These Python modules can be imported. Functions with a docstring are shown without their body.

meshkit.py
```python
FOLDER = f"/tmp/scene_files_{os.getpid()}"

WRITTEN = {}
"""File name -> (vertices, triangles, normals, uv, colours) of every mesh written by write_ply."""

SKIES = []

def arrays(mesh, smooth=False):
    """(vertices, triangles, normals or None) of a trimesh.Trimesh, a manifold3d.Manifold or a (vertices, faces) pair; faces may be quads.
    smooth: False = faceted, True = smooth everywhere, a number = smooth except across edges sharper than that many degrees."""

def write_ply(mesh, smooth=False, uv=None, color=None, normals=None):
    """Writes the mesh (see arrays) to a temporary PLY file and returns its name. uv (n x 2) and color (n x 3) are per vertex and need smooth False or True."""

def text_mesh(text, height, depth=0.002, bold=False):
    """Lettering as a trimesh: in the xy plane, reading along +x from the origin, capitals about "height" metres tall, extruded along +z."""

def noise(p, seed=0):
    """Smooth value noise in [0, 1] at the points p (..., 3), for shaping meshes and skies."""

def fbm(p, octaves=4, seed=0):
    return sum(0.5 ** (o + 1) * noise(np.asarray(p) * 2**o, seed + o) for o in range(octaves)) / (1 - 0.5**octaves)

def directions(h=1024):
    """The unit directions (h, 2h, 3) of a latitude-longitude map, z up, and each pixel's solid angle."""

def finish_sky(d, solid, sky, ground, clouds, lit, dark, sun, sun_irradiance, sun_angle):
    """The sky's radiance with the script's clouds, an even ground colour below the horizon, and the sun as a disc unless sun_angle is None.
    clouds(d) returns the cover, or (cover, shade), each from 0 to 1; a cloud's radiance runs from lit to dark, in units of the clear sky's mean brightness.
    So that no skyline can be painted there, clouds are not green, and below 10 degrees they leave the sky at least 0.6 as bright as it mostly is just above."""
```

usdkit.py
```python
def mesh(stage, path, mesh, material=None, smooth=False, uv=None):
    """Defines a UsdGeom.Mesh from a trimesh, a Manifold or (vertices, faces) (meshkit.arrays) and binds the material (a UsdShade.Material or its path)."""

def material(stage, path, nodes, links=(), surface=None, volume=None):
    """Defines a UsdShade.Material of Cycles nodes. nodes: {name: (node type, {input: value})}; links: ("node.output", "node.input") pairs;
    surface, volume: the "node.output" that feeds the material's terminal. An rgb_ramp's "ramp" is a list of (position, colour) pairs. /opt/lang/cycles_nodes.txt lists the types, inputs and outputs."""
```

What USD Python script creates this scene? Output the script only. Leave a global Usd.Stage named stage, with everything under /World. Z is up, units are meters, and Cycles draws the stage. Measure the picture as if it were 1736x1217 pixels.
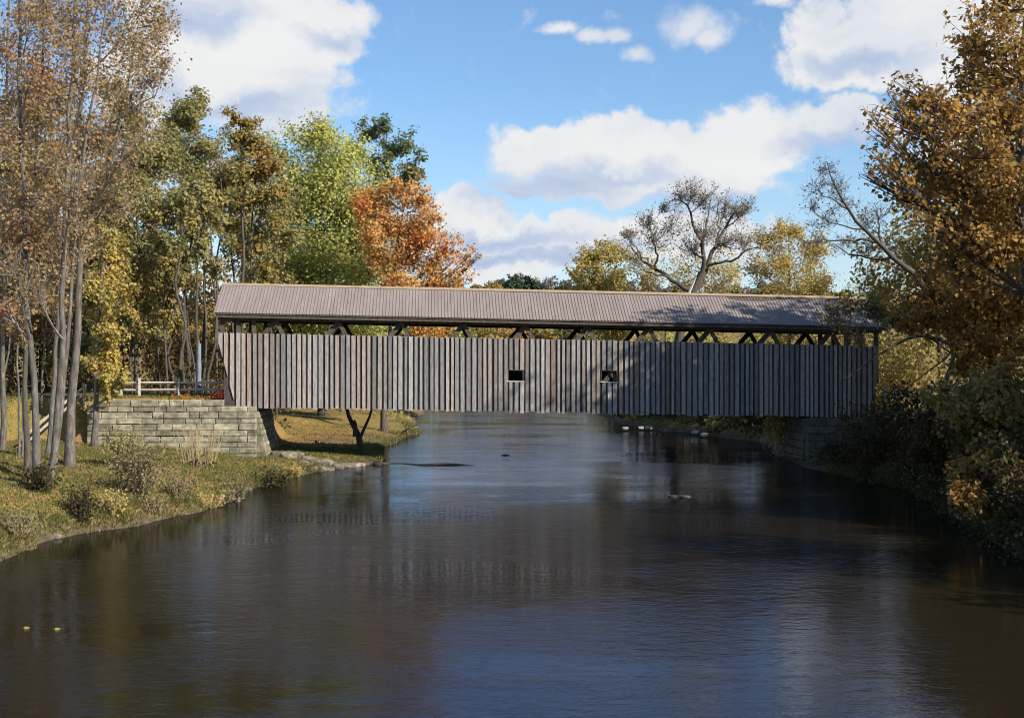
import math
import numpy as np
import shapely
import trimesh
import usdkit, meshkit
from shapely.geometry import LineString, Polygon
from pxr import Gf, Sdf, Usd, UsdGeom, UsdLux, UsdShade

stage = Usd.Stage.CreateInMemory()
UsdGeom.SetStageUpAxis(stage, UsdGeom.Tokens.z)
UsdGeom.SetStageMetersPerUnit(stage, 1.0)
UsdGeom.Xform.Define(stage, '/World')
UsdGeom.Scope.Define(stage, '/World/Looks')

# ------------------------------------------------------------------ camera
EYE, F, CX, CY = 5.8, 2270.0, 868.0, 609.0
camera = UsdGeom.Camera.Define(stage, '/World/camera')
camera.CreateHorizontalApertureAttr(36.0)
camera.CreateFocalLengthAttr(36.0 * F / 1736.0)
camera.AddTranslateOp().Set(Gf.Vec3d(0, 0, EYE))
camera.AddRotateXOp().Set(90.0)
camera.CreateExposureAttr(0.75)

# ------------------------------------------------------------------ sun and sky
SUN_EL, SUN_PHI = math.radians(32.0), math.radians(55.0)
SUN = np.array([math.sin(SUN_PHI) * math.cos(SUN_EL), -math.cos(SUN_PHI) * math.cos(SUN_EL), math.sin(SUN_EL)])
sun = UsdLux.DistantLight.Define(stage, '/World/sun')
sun.CreateIntensityAttr(1.25)
sun.CreateAngleAttr(0.53)
sun.CreateColorAttr(Gf.Vec3f(1.0, 0.92, 0.80))
sun.CreateNormalizeAttr(True)
zx = np.cross([0, 0, 1.0], SUN); zx /= np.linalg.norm(zx); zy = np.cross(SUN, zx)
sun.AddTransformOp().Set(Gf.Matrix4d(*zx, 0, *zy, 0, *SUN, 0, 0, 0, 0, 1))

SKY_STRENGTH = 0.08


def cloud_sky():
    n, l = {}, []
    n['geo'] = ('texture_coordinate', {})
    D = 'geo.generated'
    n['sky'] = ('sky_texture', {'sky_type': 'single_scattering', 'sun_disc': False, 'sun_elevation': SUN_EL,
                                'sun_rotation': math.atan2(SUN[0], SUN[1]), 'air_density': 1.0, 'aerosol_density': 0.35, 'ozone_density': 2.5})
    n['sep'] = ('separate_xyz', {}); l.append((D, 'sep.vector'))

    def m(name, kind, a, b=None, c=None, clamp=False):
        ins = {'math_type': kind, 'use_clamp': clamp}
        for i, q in enumerate((a, b, c)):
            if q is None: continue
            if isinstance(q, str): l.append((q, f'{name}.value{i + 1}'))
            else: ins[f'value{i + 1}'] = float(q)
        n[name] = ('math', ins)
        return name + '.value'
    yy = m('ysafe', 'maximum', 'sep.y', 0.15)
    tx = m('tx', 'divide', 'sep.x', yy); tz = m('tz', 'divide', 'sep.z', yy)
    n['plane'] = ('combine_xyz', {}); l += [(tx, 'plane.x'), (tz, 'plane.z')]
    # billows that warp the outlines
    n['warp'] = ('noise_texture', {'scale': 18.0, 'detail': 7.0, 'roughness': 0.62}); l.append(('plane.vector', 'warp.vector'))
    n['warpc'] = ('vector_math', {'math_type': 'subtract', 'vector2': (0.5, 0.5, 0.5)}); l.append(('warp.color', 'warpc.vector1'))
    n['warps'] = ('vector_math', {'math_type': 'multiply', 'vector2': (0.085, 0.0, 0.06)}); l.append(('warpc.vector', 'warps.vector1'))
    n['pw'] = ('vector_math', {'math_type': 'add'}); l += [('plane.vector', 'pw.vector1'), ('warps.vector', 'pw.vector2')]
    n['fine'] = ('noise_texture', {'scale': 34.0, 'detail': 6.0, 'roughness': 0.6}); l.append(('plane.vector', 'fine.vector'))
    P = lambda px, py: ((px - CX) / F, (CY - py) / F)
    # cumulus: centre (photo pixels), half axes, top weight
    blobs = [(500, 45, 135, 75), (420, 140, 175, 85), (330, 40, 130, 120), (470, 190, 90, 50), (250, 140, 120, 100),
             (1080, 268, 250, 62), (1275, 245, 115, 72), (920, 258, 95, 44), (1160, 312, 180, 34), (960, 320, 130, 26),
             (795, 365, 75, 36), (930, 405, 230, 38), (840, 440, 130, 40), (1120, 405, 220, 50),
             (1385, 75, 75, 78), (1520, 70, 120, 80), (1480, 120, 160, 40), (1640, 60, 150, 110),
             (1440, 205, 88, 40), (1650, 250, 110, 55)]
    prev = None
    for i, (px, py, rx, rz) in enumerate(blobs):
        cx, cz = P(px, py); rx, rz = 1.35 * rx / F, 1.35 * rz / F
        n[f'm{i}'] = ('mapping', {'mapping_type': 'point', 'location': (-cx / rx, 0, -cz / rz), 'scale': (1 / rx, 0.0, 1 / rz)})
        l.append(('pw.vector', f'm{i}.vector'))
        n[f'g{i}'] = ('gradient_texture', {'gradient_type': 'spherical'}); l.append((f'm{i}.vector', f'g{i}.vector'))
        prev = f'g{i}.fac' if prev is None else m(f'x{i}', 'smoothmax', prev, f'g{i}.fac', 0.12)
    front = m('front', 'greater_than', 'sep.y', 0.3)
    prev = m('inview', 'multiply', prev, front)
    # the same fair-weather cumulus all round, laid on a flat layer
    zz = m('zsafe', 'maximum', 'sep.z', 0.03); zz2 = m('zoff', 'add', zz, 0.12)
    ax, ay = m('ax', 'divide', 'sep.x', zz2), m('ay', 'divide', 'sep.y', zz2)
    n['layer'] = ('combine_xyz', {}); l += [(ax, 'layer.x'), (ay, 'layer.y')]
    n['cn'] = ('noise_texture', {'scale': 0.9, 'detail': 6.0, 'roughness': 0.55}); l.append(('layer.vector', 'cn.vector'))
    n['cr'] = ('map_range', {'range_type': 'smoothstep', 'from_min': 0.52, 'from_max': 0.72, 'to_min': 0.0, 'to_max': 0.4}); l.append(('cn.fac', 'cr.value'))
    behind = m('behind', 'subtract', 1.0, m('fr2', 'greater_than', 'sep.y', 0.55))
    around = m('around', 'multiply', 'cr.result', behind)
    prev = m('allc', 'maximum', prev, around)
    fz = m('fz', 'multiply', m('fsub', 'subtract', 'fine.fac', 0.5), 0.72)
    dens = m('dens', 'add', prev, fz)
    n['cover'] = ('map_range', {'range_type': 'smoothstep', 'from_min': 0.13, 'from_max': 0.44, 'to_min': 0.0, 'to_max': 0.97}); l.append((dens, 'cover.value'))
    wisps = [(1165, 46, 52, 34), (1200, 64, 34, 24), (1012, 62, 44, 13), (1045, 60, 30, 12), (1080, 90, 26, 14), (945, 52, 30, 12), (1310, 5, 40, 12)]
    wp = None
    for i, (px, py, rx, rz) in enumerate(wisps):
        cx, cz = P(px, py); rx, rz = 1.5 * rx / F, 1.5 * rz / F
        n[f'wm{i}'] = ('mapping', {'mapping_type': 'point', 'location': (-cx / rx, 0, -cz / rz), 'scale': (1 / rx, 0.0, 1 / rz)})
        l.append(('pw2.vector', f'wm{i}.vector'))
        n[f'wg{i}'] = ('gradient_texture', {'gradient_type': 'spherical'}); l.append((f'wm{i}.vector', f'wg{i}.vector'))
        wp = f'wg{i}.fac' if wp is None else m(f'wx{i}', 'maximum', wp, f'wg{i}.fac')
    n['warps2'] = ('vector_math', {'math_type': 'multiply', 'vector2': (0.03, 0.0, 0.022)}); l.append(('warpc.vector', 'warps2.vector1'))
    n['pw2'] = ('vector_math', {'math_type': 'add'}); l += [('plane.vector', 'pw2.vector1'), ('warps2.vector', 'pw2.vector2')]
    wd = m('wd', 'multiply', m('wd0', 'add', wp, m('fz2', 'multiply', 'fsub.value', 1.3)), front)
    n['wcov'] = ('map_range', {'range_type': 'smoothstep', 'from_min': 0.12, 'from_max': 0.85, 'to_min': 0.0, 'to_max': 0.9}); l.append((wd, 'wcov.value'))
    allcover = m('allcover', 'maximum', 'cover.result', m('wfin', 'multiply', 'wcov.result', m('won', 'greater_than', wp, 0.0)))
    # light and grey parts of the clouds: thick middles and bases greyer
    n['shn'] = ('noise_texture', {'scale': 7.0, 'detail': 4.0, 'roughness': 0.5}); l.append(('shv.vector', 'shn.vector'))
    n['shv'] = ('vector_math', {'math_type': 'multiply', 'vector2': (1.0, 1.0, 2.6)}); l.append(('pw.vector', 'shv.vector1'))
    shade = [(950, 318, 190, 30), (1060, 300, 170, 24), (880, 335, 90, 26), (1150, 345, 220, 22), (1470, 105, 120, 24), (350, 28, 90, 34), (430, 190, 130, 34), (840, 398, 120, 14), (830, 432, 120, 12), (960, 430, 160, 14), (1430, 250, 110, 22), (560, 60, 60, 18), (300, 150, 60, 30)]
    sp = None
    for i, (px, py, rx, rz) in enumerate(shade):
        cx, cz = P(px, py); rx, rz = 1.5 * rx / F, 1.5 * rz / F
        n[f'sm{i}'] = ('mapping', {'mapping_type': 'point', 'location': (-cx / rx, 0, -cz / rz), 'scale': (1 / rx, 0.0, 1 / rz)})
        l.append(('pw.vector', f'sm{i}.vector'))
        n[f'sg{i}'] = ('gradient_texture', {'gradient_type': 'spherical'}); l.append((f'sm{i}.vector', f'sg{i}.vector'))
        sp = f'sg{i}.fac' if sp is None else m(f'sx{i}', 'maximum', sp, f'sg{i}.fac')
    tone = m('tone', 'subtract', m('toneb', 'multiply_add', 'shn.fac', 0.9, 0.17), m('tones', 'multiply', sp, 0.42))
    n['shr'] = ('rgb_ramp', {'ramp': [(0.0, (0.46, 0.56, 0.80)), (0.36, (0.62, 0.71, 0.89)), (0.50, (0.83, 0.87, 0.94)), (0.64, (0.97, 0.97, 0.97)), (1.0, (1.05, 1.05, 1.03))]})
    l.append((tone, 'shr.fac'))
    n['scale'] = ('vector_math', {'math_type': 'multiply', 'vector2': (CLOUD,) * 3}); l.append(('shr.color', 'scale.vector1'))
    # thin whitish veil low over the horizon
    n['veil'] = ('map_range', {'range_type': 'smoothstep', 'from_min': 0.0, 'from_max': 0.20, 'to_min': 0.34, 'to_max': 0.0}); l.append(('sep.z', 'veil.value'))
    n['sk2'] = ('mix_color', {'blend_type': 'mix', 'b': (CLOUD * .80, CLOUD * .88, CLOUD * 1.0), 'use_clamp': False}); l += [('veil.result', 'sk2.fac'), ('skt.vector', 'sk2.a')]
    n['skt'] = ('vector_math', {'math_type': 'multiply', 'vector2': SKY_TINT}); l.append(('sky.color', 'skt.vector1'))
    n['out'] = ('mix_color', {'blend_type': 'mix', 'use_clamp': False}); l += [(allcover, 'out.fac'), ('sk2.result', 'out.a'), ('scale.vector', 'out.b')]
    n['bg'] = ('background_shader', {'strength': SKY_STRENGTH}); l.append(('out.result', 'bg.color'))
    return usdkit.material(stage, '/World/Looks/sky', n, l, surface='bg.background')


CLOUD = 6.6
SKY_TINT = (0.90, 1.06, 1.20)
dome = UsdLux.DomeLight.Define(stage, '/World/sky')
UsdShade.MaterialBindingAPI.Apply(dome.GetPrim()).Bind(cloud_sky())
dome.GetPrim().SetCustomDataByKey('kind', 'structure')

# ------------------------------------------------------------------ helpers
used = {}


def numbered(parent, name):
    k = (parent, name); c = used.get(k, 0); used[k] = c + 1
    return f'{parent}/{name}' if c == 0 else f'{parent}/{name}_{c:03d}'


def tag(prim, label=None, cat=None, group=None, kind=None):
    for k, v in (('label', label), ('category', cat), ('group', group), ('kind', kind)):
        if v: prim.SetCustomDataByKey(k, v)
    return prim


class Thing:
    def __init__(self, name, base, label, cat, group=None, kind=None):
        self.path = numbered('/World', name); self.base = np.asarray(base, float)
        x = UsdGeom.Xform.Define(stage, self.path); x.AddTranslateOp().Set(Gf.Vec3d(*map(float, base)))
        tag(x.GetPrim(), label, cat, group, kind)

    def part(self, name, vf, mat, smooth=False, parent=None, label=None, kind=None):
        """vf: vertices in world coordinates, and faces"""
        path = numbered(parent or self.path, name)
        v, f = vf if isinstance(vf, tuple) else (np.asarray(vf.vertices), np.asarray(vf.faces))
        m = usdkit.mesh(stage, path, (np.asarray(v) - self.base, f), mat, smooth)
        tag(m.GetPrim(), label, kind=kind)
        return path


def single(name, vf, mat, label=None, cat=None, group=None, kind=None, smooth=False):
    v, f = vf if isinstance(vf, tuple) else (np.asarray(vf.vertices), np.asarray(vf.faces))
    m = usdkit.mesh(stage, numbered('/World', name), (v, f), mat, smooth)
    return tag(m.GetPrim(), label, cat, group, kind)


def join(parts):
    vs, fs, n = [], [], 0
    for v, f in parts:
        f = np.asarray(f)
        if f.shape[1] == 4: f = np.vstack([f[:, [0, 1, 2]], f[:, [0, 2, 3]]])
        vs.append(v); fs.append(f + n); n += len(v)
    return np.vstack(vs), np.vstack(fs)


def P(px, py, Y):
    return np.array([(px - CX) / F * Y, Y, EYE - (py - CY) / F * Y])


BOXF = np.array([[0, 2, 3, 1], [4, 5, 7, 6], [0, 1, 5, 4], [2, 6, 7, 3], [0, 4, 6, 2], [1, 3, 7, 5]])


def hexa(c8):
    """eight corners ordered by (x, y, z) bits: index = 4 x + 2 y + z"""
    return np.asarray(c8, float), np.vstack([BOXF[:, [0, 1, 2]], BOXF[:, [0, 2, 3]]])[:, ::-1]


def box(x0, x1, y0, y1, z0, z1):
    return hexa([(x, y, z) for x in (x0, x1) for y in (y0, y1) for z in (z0, z1)])


def beam(a, b, w, h, up=(0, 0, 1)):
    a, b = np.asarray(a, float), np.asarray(b, float); d = b - a; d /= np.linalg.norm(d)
    s = np.cross(d, up); s /= np.linalg.norm(s) + 1e-9; t = np.cross(s, d)
    return hexa([p + s * i * w / 2 + t * j * h / 2 for p in (a, b) for i in (-1, 1) for j in (-1, 1)])


def tubes(paths, radii, sides):
    """paths (B, n, 3), radii (B, n): one mesh of B tapered tubes"""
    p = np.asarray(paths, float); B, n, _ = p.shape
    t = np.gradient(p, axis=1); t /= np.linalg.norm(t, axis=2, keepdims=True) + 1e-9
    ref = np.where(np.abs(t[..., 2:]) < 0.9, [0, 0, 1.0], [1.0, 0, 0])
    # one reference per tube keeps the rings from twisting
    mean = t.mean(1, keepdims=True)
    ref = np.broadcast_to(np.where(np.abs(mean[..., 2:]) < 0.8, [0, 0, 1.0], [1.0, 0, 0]), t.shape)
    a = np.cross(t, ref); a /= np.linalg.norm(a, axis=2, keepdims=True) + 1e-9
    b = np.cross(t, a)
    ang = np.arange(sides) * 2 * np.pi / sides
    v = p[:, :, None] + np.asarray(radii)[:, :, None, None] * (np.cos(ang)[:, None] * a[:, :, None] + np.sin(ang)[:, None] * b[:, :, None])
    i, j, k = np.meshgrid(np.arange(B) * n * sides, np.arange(n - 1) * sides, np.arange(sides), indexing='ij')
    k2 = (k + 1) % sides
    q = np.stack([i + j + k, i + j + k2, i + j + sides + k2, i + j + sides + k], -1).reshape(-1, 4)
    return v.reshape(-1, 3), np.vstack([q[:, [0, 2, 1]], q[:, [0, 3, 2]]])


def smooth_path(pts, n):
    pts = np.asarray(pts, float)
    s = np.r_[0, np.cumsum(np.linalg.norm(np.diff(pts, axis=0), axis=1))]
    from scipy.interpolate import PchipInterpolator
    return PchipInterpolator(s, pts)(np.linspace(0, s[-1], n))


def bezier(a, c, b, n):
    t = np.linspace(0, 1, n)[None, :, None]
    return (1 - t) ** 2 * a[:, None] + 2 * t * (1 - t) * c[:, None] + t ** 2 * b[:, None]


def leaves(centres, size, rng, droop=0.3, long=1.35, face=None):
    """folded diamond leaves, two triangles each; face: directions that the blades tend to face"""
    n = len(centres)
    if face is None:
        d = rng.normal(size=(n, 3)); d[:, 2] -= droop; d /= np.linalg.norm(d, axis=1, keepdims=True)
        w = np.cross(d, rng.normal(size=(n, 3))); w /= np.linalg.norm(w, axis=1, keepdims=True)
    else:
        nn = face + rng.normal(size=(n, 3)) * .55; nn /= np.linalg.norm(nn, axis=1, keepdims=True) + 1e-9
        d = np.cross(nn, rng.normal(size=(n, 3))); d /= np.linalg.norm(d, axis=1, keepdims=True) + 1e-9
        w = np.cross(d, nn)
    up = np.cross(w, d)
    s = (size * rng.uniform(0.65, 1.3, n))[:, None]
    a, b = centres - d * s * long / 2, centres + d * s * long / 2
    l = centres + w * s / 2 + up * s * 0.12; r = centres - w * s / 2 + up * s * 0.12
    v = np.stack([a, l, b, r], 1).reshape(-1, 3)
    i = np.arange(n)[:, None] * 4
    return v, np.vstack([i + [0, 1, 2], i + [0, 2, 3]])


# ------------------------------------------------------------------ materials
L = '/World/Looks/'


def noisy(name, stops, scale, rough=0.85, stretch=(1, 1, 1), bump=0.0, bdist=0.02, detail=5, vary=0.0, contrast=None):
    """a colour ramp over stretched noise; vary: brightness spread between objects"""
    n = {'geo': ('geometry', {}), 'map': ('mapping', {'scale': tuple(scale * s for s in stretch)}),
         'noise': ('noise_texture', {'scale': 1.0, 'detail': float(detail), 'roughness': 0.62}),
         'ramp': ('rgb_ramp', {'ramp': stops}), 'p': ('principled_bsdf', {'roughness': rough, 'specular_ior_level': 0.25})}
    l = [('geo.position', 'map.vector'), ('map.vector', 'noise.vector'), ('noise.fac', 'ramp.fac')]
    out = 'ramp.color'
    if vary:
        n['info'] = ('object_info', {})
        n['mr'] = ('map_range', {'to_min': 1 - vary, 'to_max': 1 + vary}); l.append(('info.random', 'mr.value'))
        n['mul'] = ('vector_math', {'math_type': 'scale'}); l += [(out, 'mul.vector1'), ('mr.result', 'mul.scale')]
        out = 'mul.vector'
    l.append((out, 'p.base_color'))
    if bump:
        n['b'] = ('bump', {'strength': bump, 'distance': bdist}); l += [('noise.fac', 'b.height'), ('b.normal', 'p.normal')]
    return usdkit.material(stage, L + name, n, l, surface='p.BSDF')


def board_wood(name, stops, vary=0.35, warm=0.12):
    """weathered boards: long vertical grain, every board its own tone, paler or browner"""
    n = {'geo': ('geometry', {}), 'info': ('object_info', {}),
         'off': ('vector_math', {'math_type': 'scale', 'vector1': (37.0, 11.0, 53.0)}),
         'add': ('vector_math', {'math_type': 'add'}), 'map': ('mapping', {'scale': (42.0, 42.0, 1.3)}),
         'noise': ('noise_texture', {'scale': 1.0, 'detail': 6.0, 'roughness': 0.65}),
         'map2': ('mapping', {'scale': (9.0, 9.0, 3.2)}), 'blot': ('noise_texture', {'scale': 1.0, 'detail': 4.0, 'roughness': 0.6}),
         'mixn': ('math', {'math_type': 'multiply_add', 'value2': 0.62}), 'half': ('math', {'math_type': 'multiply', 'value2': 0.38}),
         'ramp': ('rgb_ramp', {'ramp': stops}), 'mr': ('map_range', {'to_min': 1 - vary, 'to_max': 1 + vary}),
         'mul': ('vector_math', {'math_type': 'scale'}),
         'wn': ('white_noise_texture', {'dimensions': '1D'}), 'tint': ('mix_color', {'blend_type': 'multiply', 'b': (1.0, 0.84, 0.70)}),
         'tf': ('map_range', {'from_min': 0.35, 'from_max': 1.0, 'to_min': 0.0, 'to_max': warm * 8, 'clamp': True}),
         'b': ('bump', {'strength': 0.5, 'distance': 0.008}),
         'p': ('principled_bsdf', {'roughness': 0.85, 'specular_ior_level': 0.2})}
    l = [('info.random', 'off.scale'), ('geo.position', 'add.vector1'), ('off.vector', 'add.vector2'), ('add.vector', 'map.vector'), ('map.vector', 'noise.vector'),
         ('add.vector', 'map2.vector'), ('map2.vector', 'blot.vector'), ('noise.fac', 'mixn.value1'), ('blot.fac', 'half.value1'), ('half.value', 'mixn.value3'),
         ('mixn.value', 'ramp.fac'), ('info.random', 'mr.value'), ('ramp.color', 'mul.vector1'), ('mr.result', 'mul.scale'),
         ('info.random', 'wn.w'), ('wn.value', 'tf.value'), ('tf.result', 'tint.fac'), ('mul.vector', 'tint.a'), ('tint.result', 'p.base_color'),
         ('noise.fac', 'b.height'), ('b.normal', 'p.normal')]
    return usdkit.material(stage, L + name, n, l, surface='p.BSDF')


def leaf(name, cols, trans=0.35, clump=0.45):
    """every leaf takes its own colour; clumps differ a little as well"""
    k = len(cols)
    n = {'geo': ('geometry', {}), 'cl': ('noise_texture', {'scale': clump, 'detail': 2.0}),
         'clr': ('map_range', {'from_min': 0.3, 'from_max': 0.7, 'to_min': -0.3, 'to_max': 0.3}),
         'sum': ('math', {'math_type': 'add', 'use_clamp': True}),
         'ramp': ('rgb_ramp', {'ramp': [(i / (k - 1), c) for i, c in enumerate(cols)]}),
         'p': ('principled_bsdf', {'roughness': 0.6, 'specular_ior_level': 0.25}), 't': ('translucent_bsdf', {}), 'mix': ('mix_closure', {'fac': trans})}
    l = [('geo.position', 'cl.vector'), ('cl.fac', 'clr.value'), ('clr.result', 'sum.value1'), ('geo.random_per_island', 'sum.value2'), ('sum.value', 'ramp.fac'),
         ('ramp.color', 'p.base_color'), ('ramp.color', 't.color'), ('p.BSDF', 'mix.closure1'), ('t.BSDF', 'mix.closure2')]
    return usdkit.material(stage, L + name, n, l, surface='mix.closure')


LEAF = dict(
    rust=leaf('leaf_rust', [(0.364, 0.252, 0.110), (0.412, 0.215, 0.101), (0.558, 0.227, 0.094), (0.630, 0.311, 0.125), (0.606, 0.407, 0.188), (0.436, 0.323, 0.140)], .45),
    olive=leaf('leaf_olive', [(0.279, 0.258, 0.096), (0.369, 0.304, 0.115), (0.469, 0.362, 0.131), (0.559, 0.362, 0.141), (0.635, 0.336, 0.131)], .45),
    green=leaf('leaf_yellow_green', [(0.433, 0.438, 0.133), (0.561, 0.550, 0.165), (0.689, 0.615, 0.186), (0.800, 0.648, 0.186), (0.800, 0.598, 0.174)], .45),
    yellow=leaf('leaf_yellow', [(0.425, 0.349, 0.099), (0.575, 0.419, 0.120), (0.700, 0.488, 0.141), (0.775, 0.535, 0.160)], .45),
    orange=leaf('leaf_orange', [(0.627, 0.363, 0.120), (0.694, 0.314, 0.100), (0.694, 0.255, 0.090), (0.627, 0.196, 0.080), (0.538, 0.186, 0.080)], .48),
    brown=leaf('leaf_brown_orange', [(0.297, 0.230, 0.068), (0.419, 0.257, 0.074), (0.540, 0.284, 0.074), (0.648, 0.324, 0.081)], .42),
    oak=leaf('leaf_gold', [(.34, .20, .055), (.48, .28, .07), (.58, .38, .09), (.68, .47, .12), (.74, .55, .20)], .45),
    dark=leaf('leaf_dark_green', [(0.144, 0.180, 0.072), (0.216, 0.240, 0.084), (0.300, 0.264, 0.096), (0.456, 0.288, 0.096)], .45),
    pine=leaf('leaf_pine', [(.035, .065, .03), (.05, .085, .04), (.07, .10, .045)], 0.15),
    willow=leaf('leaf_gold_willow', [(0.475, 0.362, 0.112), (0.600, 0.450, 0.138), (0.700, 0.512, 0.163), (0.800, 0.600, 0.225)], .45),
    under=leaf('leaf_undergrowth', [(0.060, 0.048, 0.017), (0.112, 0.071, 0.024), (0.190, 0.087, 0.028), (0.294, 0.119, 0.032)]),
    twiggy=leaf('leaf_dry_brown', [(.20, .155, .085), (.28, .22, .11), (.36, .26, .12)]),
    red=leaf('leaf_red', [(.35, .02, .02), (.5, .05, .03), (.4, .12, .04)]),
    flower=leaf('leaf_flower', [(.45, .16, .03), (.55, .25, .04), (.3, .07, .12), (.25, .22, .06)]),
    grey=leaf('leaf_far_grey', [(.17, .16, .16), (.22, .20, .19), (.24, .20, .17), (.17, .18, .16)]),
)
BARK = noisy('bark_grey', [(0.25, (.04, .034, .028)), (0.5, (.105, .093, .079)), (0.72, (.20, .18, .155))], 9, 0.9, (1, 1, .25), .6, .03)
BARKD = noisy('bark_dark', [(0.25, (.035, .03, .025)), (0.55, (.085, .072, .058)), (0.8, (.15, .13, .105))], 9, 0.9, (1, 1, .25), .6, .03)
BARKP = noisy('bark_pale_snag', [(0.3, (.35, .32, .28)), (0.6, (.55, .52, .47))], 9, 0.9, (1, 1, .25), .4, .02)
TWIG = noisy('twig_grey', [(0.3, (.12, .10, .085)), (0.7, (.27, .235, .195))], 3, 0.9)
TWIGD = noisy('twig_dark', [(0.3, (.05, .042, .035)), (0.7, (.10, .085, .07))], 3, 0.9)
BOARD = board_wood('weathered_board', [(0.24, (.05, .048, .050)), (0.40, (.17, .162, .16)), (0.56, (.29, .277, .268)), (0.74, (.47, .445, .42))])
BACKING = noisy('shade_dark_backing', [(0.3, (.03, .027, .025)), (0.7, (.09, .08, .072))], 4, 0.9, (3, 3, .4))  # weathered wood, darkened to carry the shade in the gaps between boards
TIMBER = noisy('old_timber', [(0.3, (.045, .036, .028)), (0.7, (.11, .09, .07))], 6, 0.9, (1, 1, .6), .4, .01)
RAILW = noisy('fence_rail', [(0.3, (.34, .30, .25)), (0.55, (.50, .46, .40)), (0.8, (.62, .58, .50))], 8, 0.85, (.4, 1, 1), .4, .01, vary=.12)
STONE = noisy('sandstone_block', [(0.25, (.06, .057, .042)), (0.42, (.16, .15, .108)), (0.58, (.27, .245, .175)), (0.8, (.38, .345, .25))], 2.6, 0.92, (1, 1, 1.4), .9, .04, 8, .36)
MORTAR = noisy('wall_core', [(0.3, (.06, .055, .045)), (0.7, (.12, .11, .09))], 5)
ROCK = noisy('river_rock', [(0.25, (.05, .044, .034)), (0.5, (.145, .125, .093)), (0.75, (.29, .25, .185))], 4, 0.85, (1, 1, 1), .6, .03, vary=.3)
PALE = noisy('pale_rock', [(0.3, (.18, .17, .145)), (0.7, (.40, .38, .33))], 4, 0.8)
DRIFT = noisy('driftwood', [(0.3, (.20, .17, .14)), (0.7, (.44, .40, .34))], 8, 0.9)
WETLOG = noisy('wet_log', [(0.3, (.02, .017, .014)), (0.7, (.06, .05, .04))], 8, 0.5)
POLE = noisy('pale_pole', [(0.3, (.14, .16, .19)), (0.7, (.21, .235, .275))], 3, 0.6)
MESHW = noisy('panel_grey', [(0.3, (.06, .065, .075)), (0.7, (.10, .11, .125))], 3, 0.5)
REED = noisy('dry_stems', [(0.3, (.22, .16, .08)), (0.7, (.42, .33, .18))], 2, 0.85)
TAN = noisy('tan_stump', [(0.3, (.28, .15, .06)), (0.7, (.50, .30, .13))], 12, 0.9, (1, 1, .4), .5, .03)

roof_n = {'geo': ('geometry', {}), 'map': ('mapping', {'scale': (3.2, 0.35, 0.35)}), 'noise': ('noise_texture', {'scale': 1.0, 'detail': 7.0, 'roughness': 0.65}),
          'n2': ('noise_texture', {'scale': 9.0, 'detail': 3.0}), 'mx': ('mix_float', {'fac': 0.35}),
          'ramp': ('rgb_ramp', {'ramp': [(0.22, (.125, .098, .085)), (0.42, (.205, .17, .154)), (0.58, (.245, .206, .188)), (0.78, (.32, .275, .255))]}),
          'p': ('principled_bsdf', {'roughness': 0.62, 'specular_ior_level': 0.3})}
ROOF = usdkit.material(stage, L + 'brown_metal_roof', roof_n, [('geo.position', 'map.vector'), ('map.vector', 'noise.vector'), ('geo.position', 'n2.vector'), ('noise.fac', 'mx.a'),
                       ('n2.fac', 'mx.b'), ('mx.result', 'ramp.fac'), ('ramp.color', 'p.base_color')], surface='p.BSDF')
RIDGE = noisy('ridge_cap_metal', [(0.3, (.26, .20, .13)), (0.7, (.36, .28, .19))], 2, 0.55)

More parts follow.
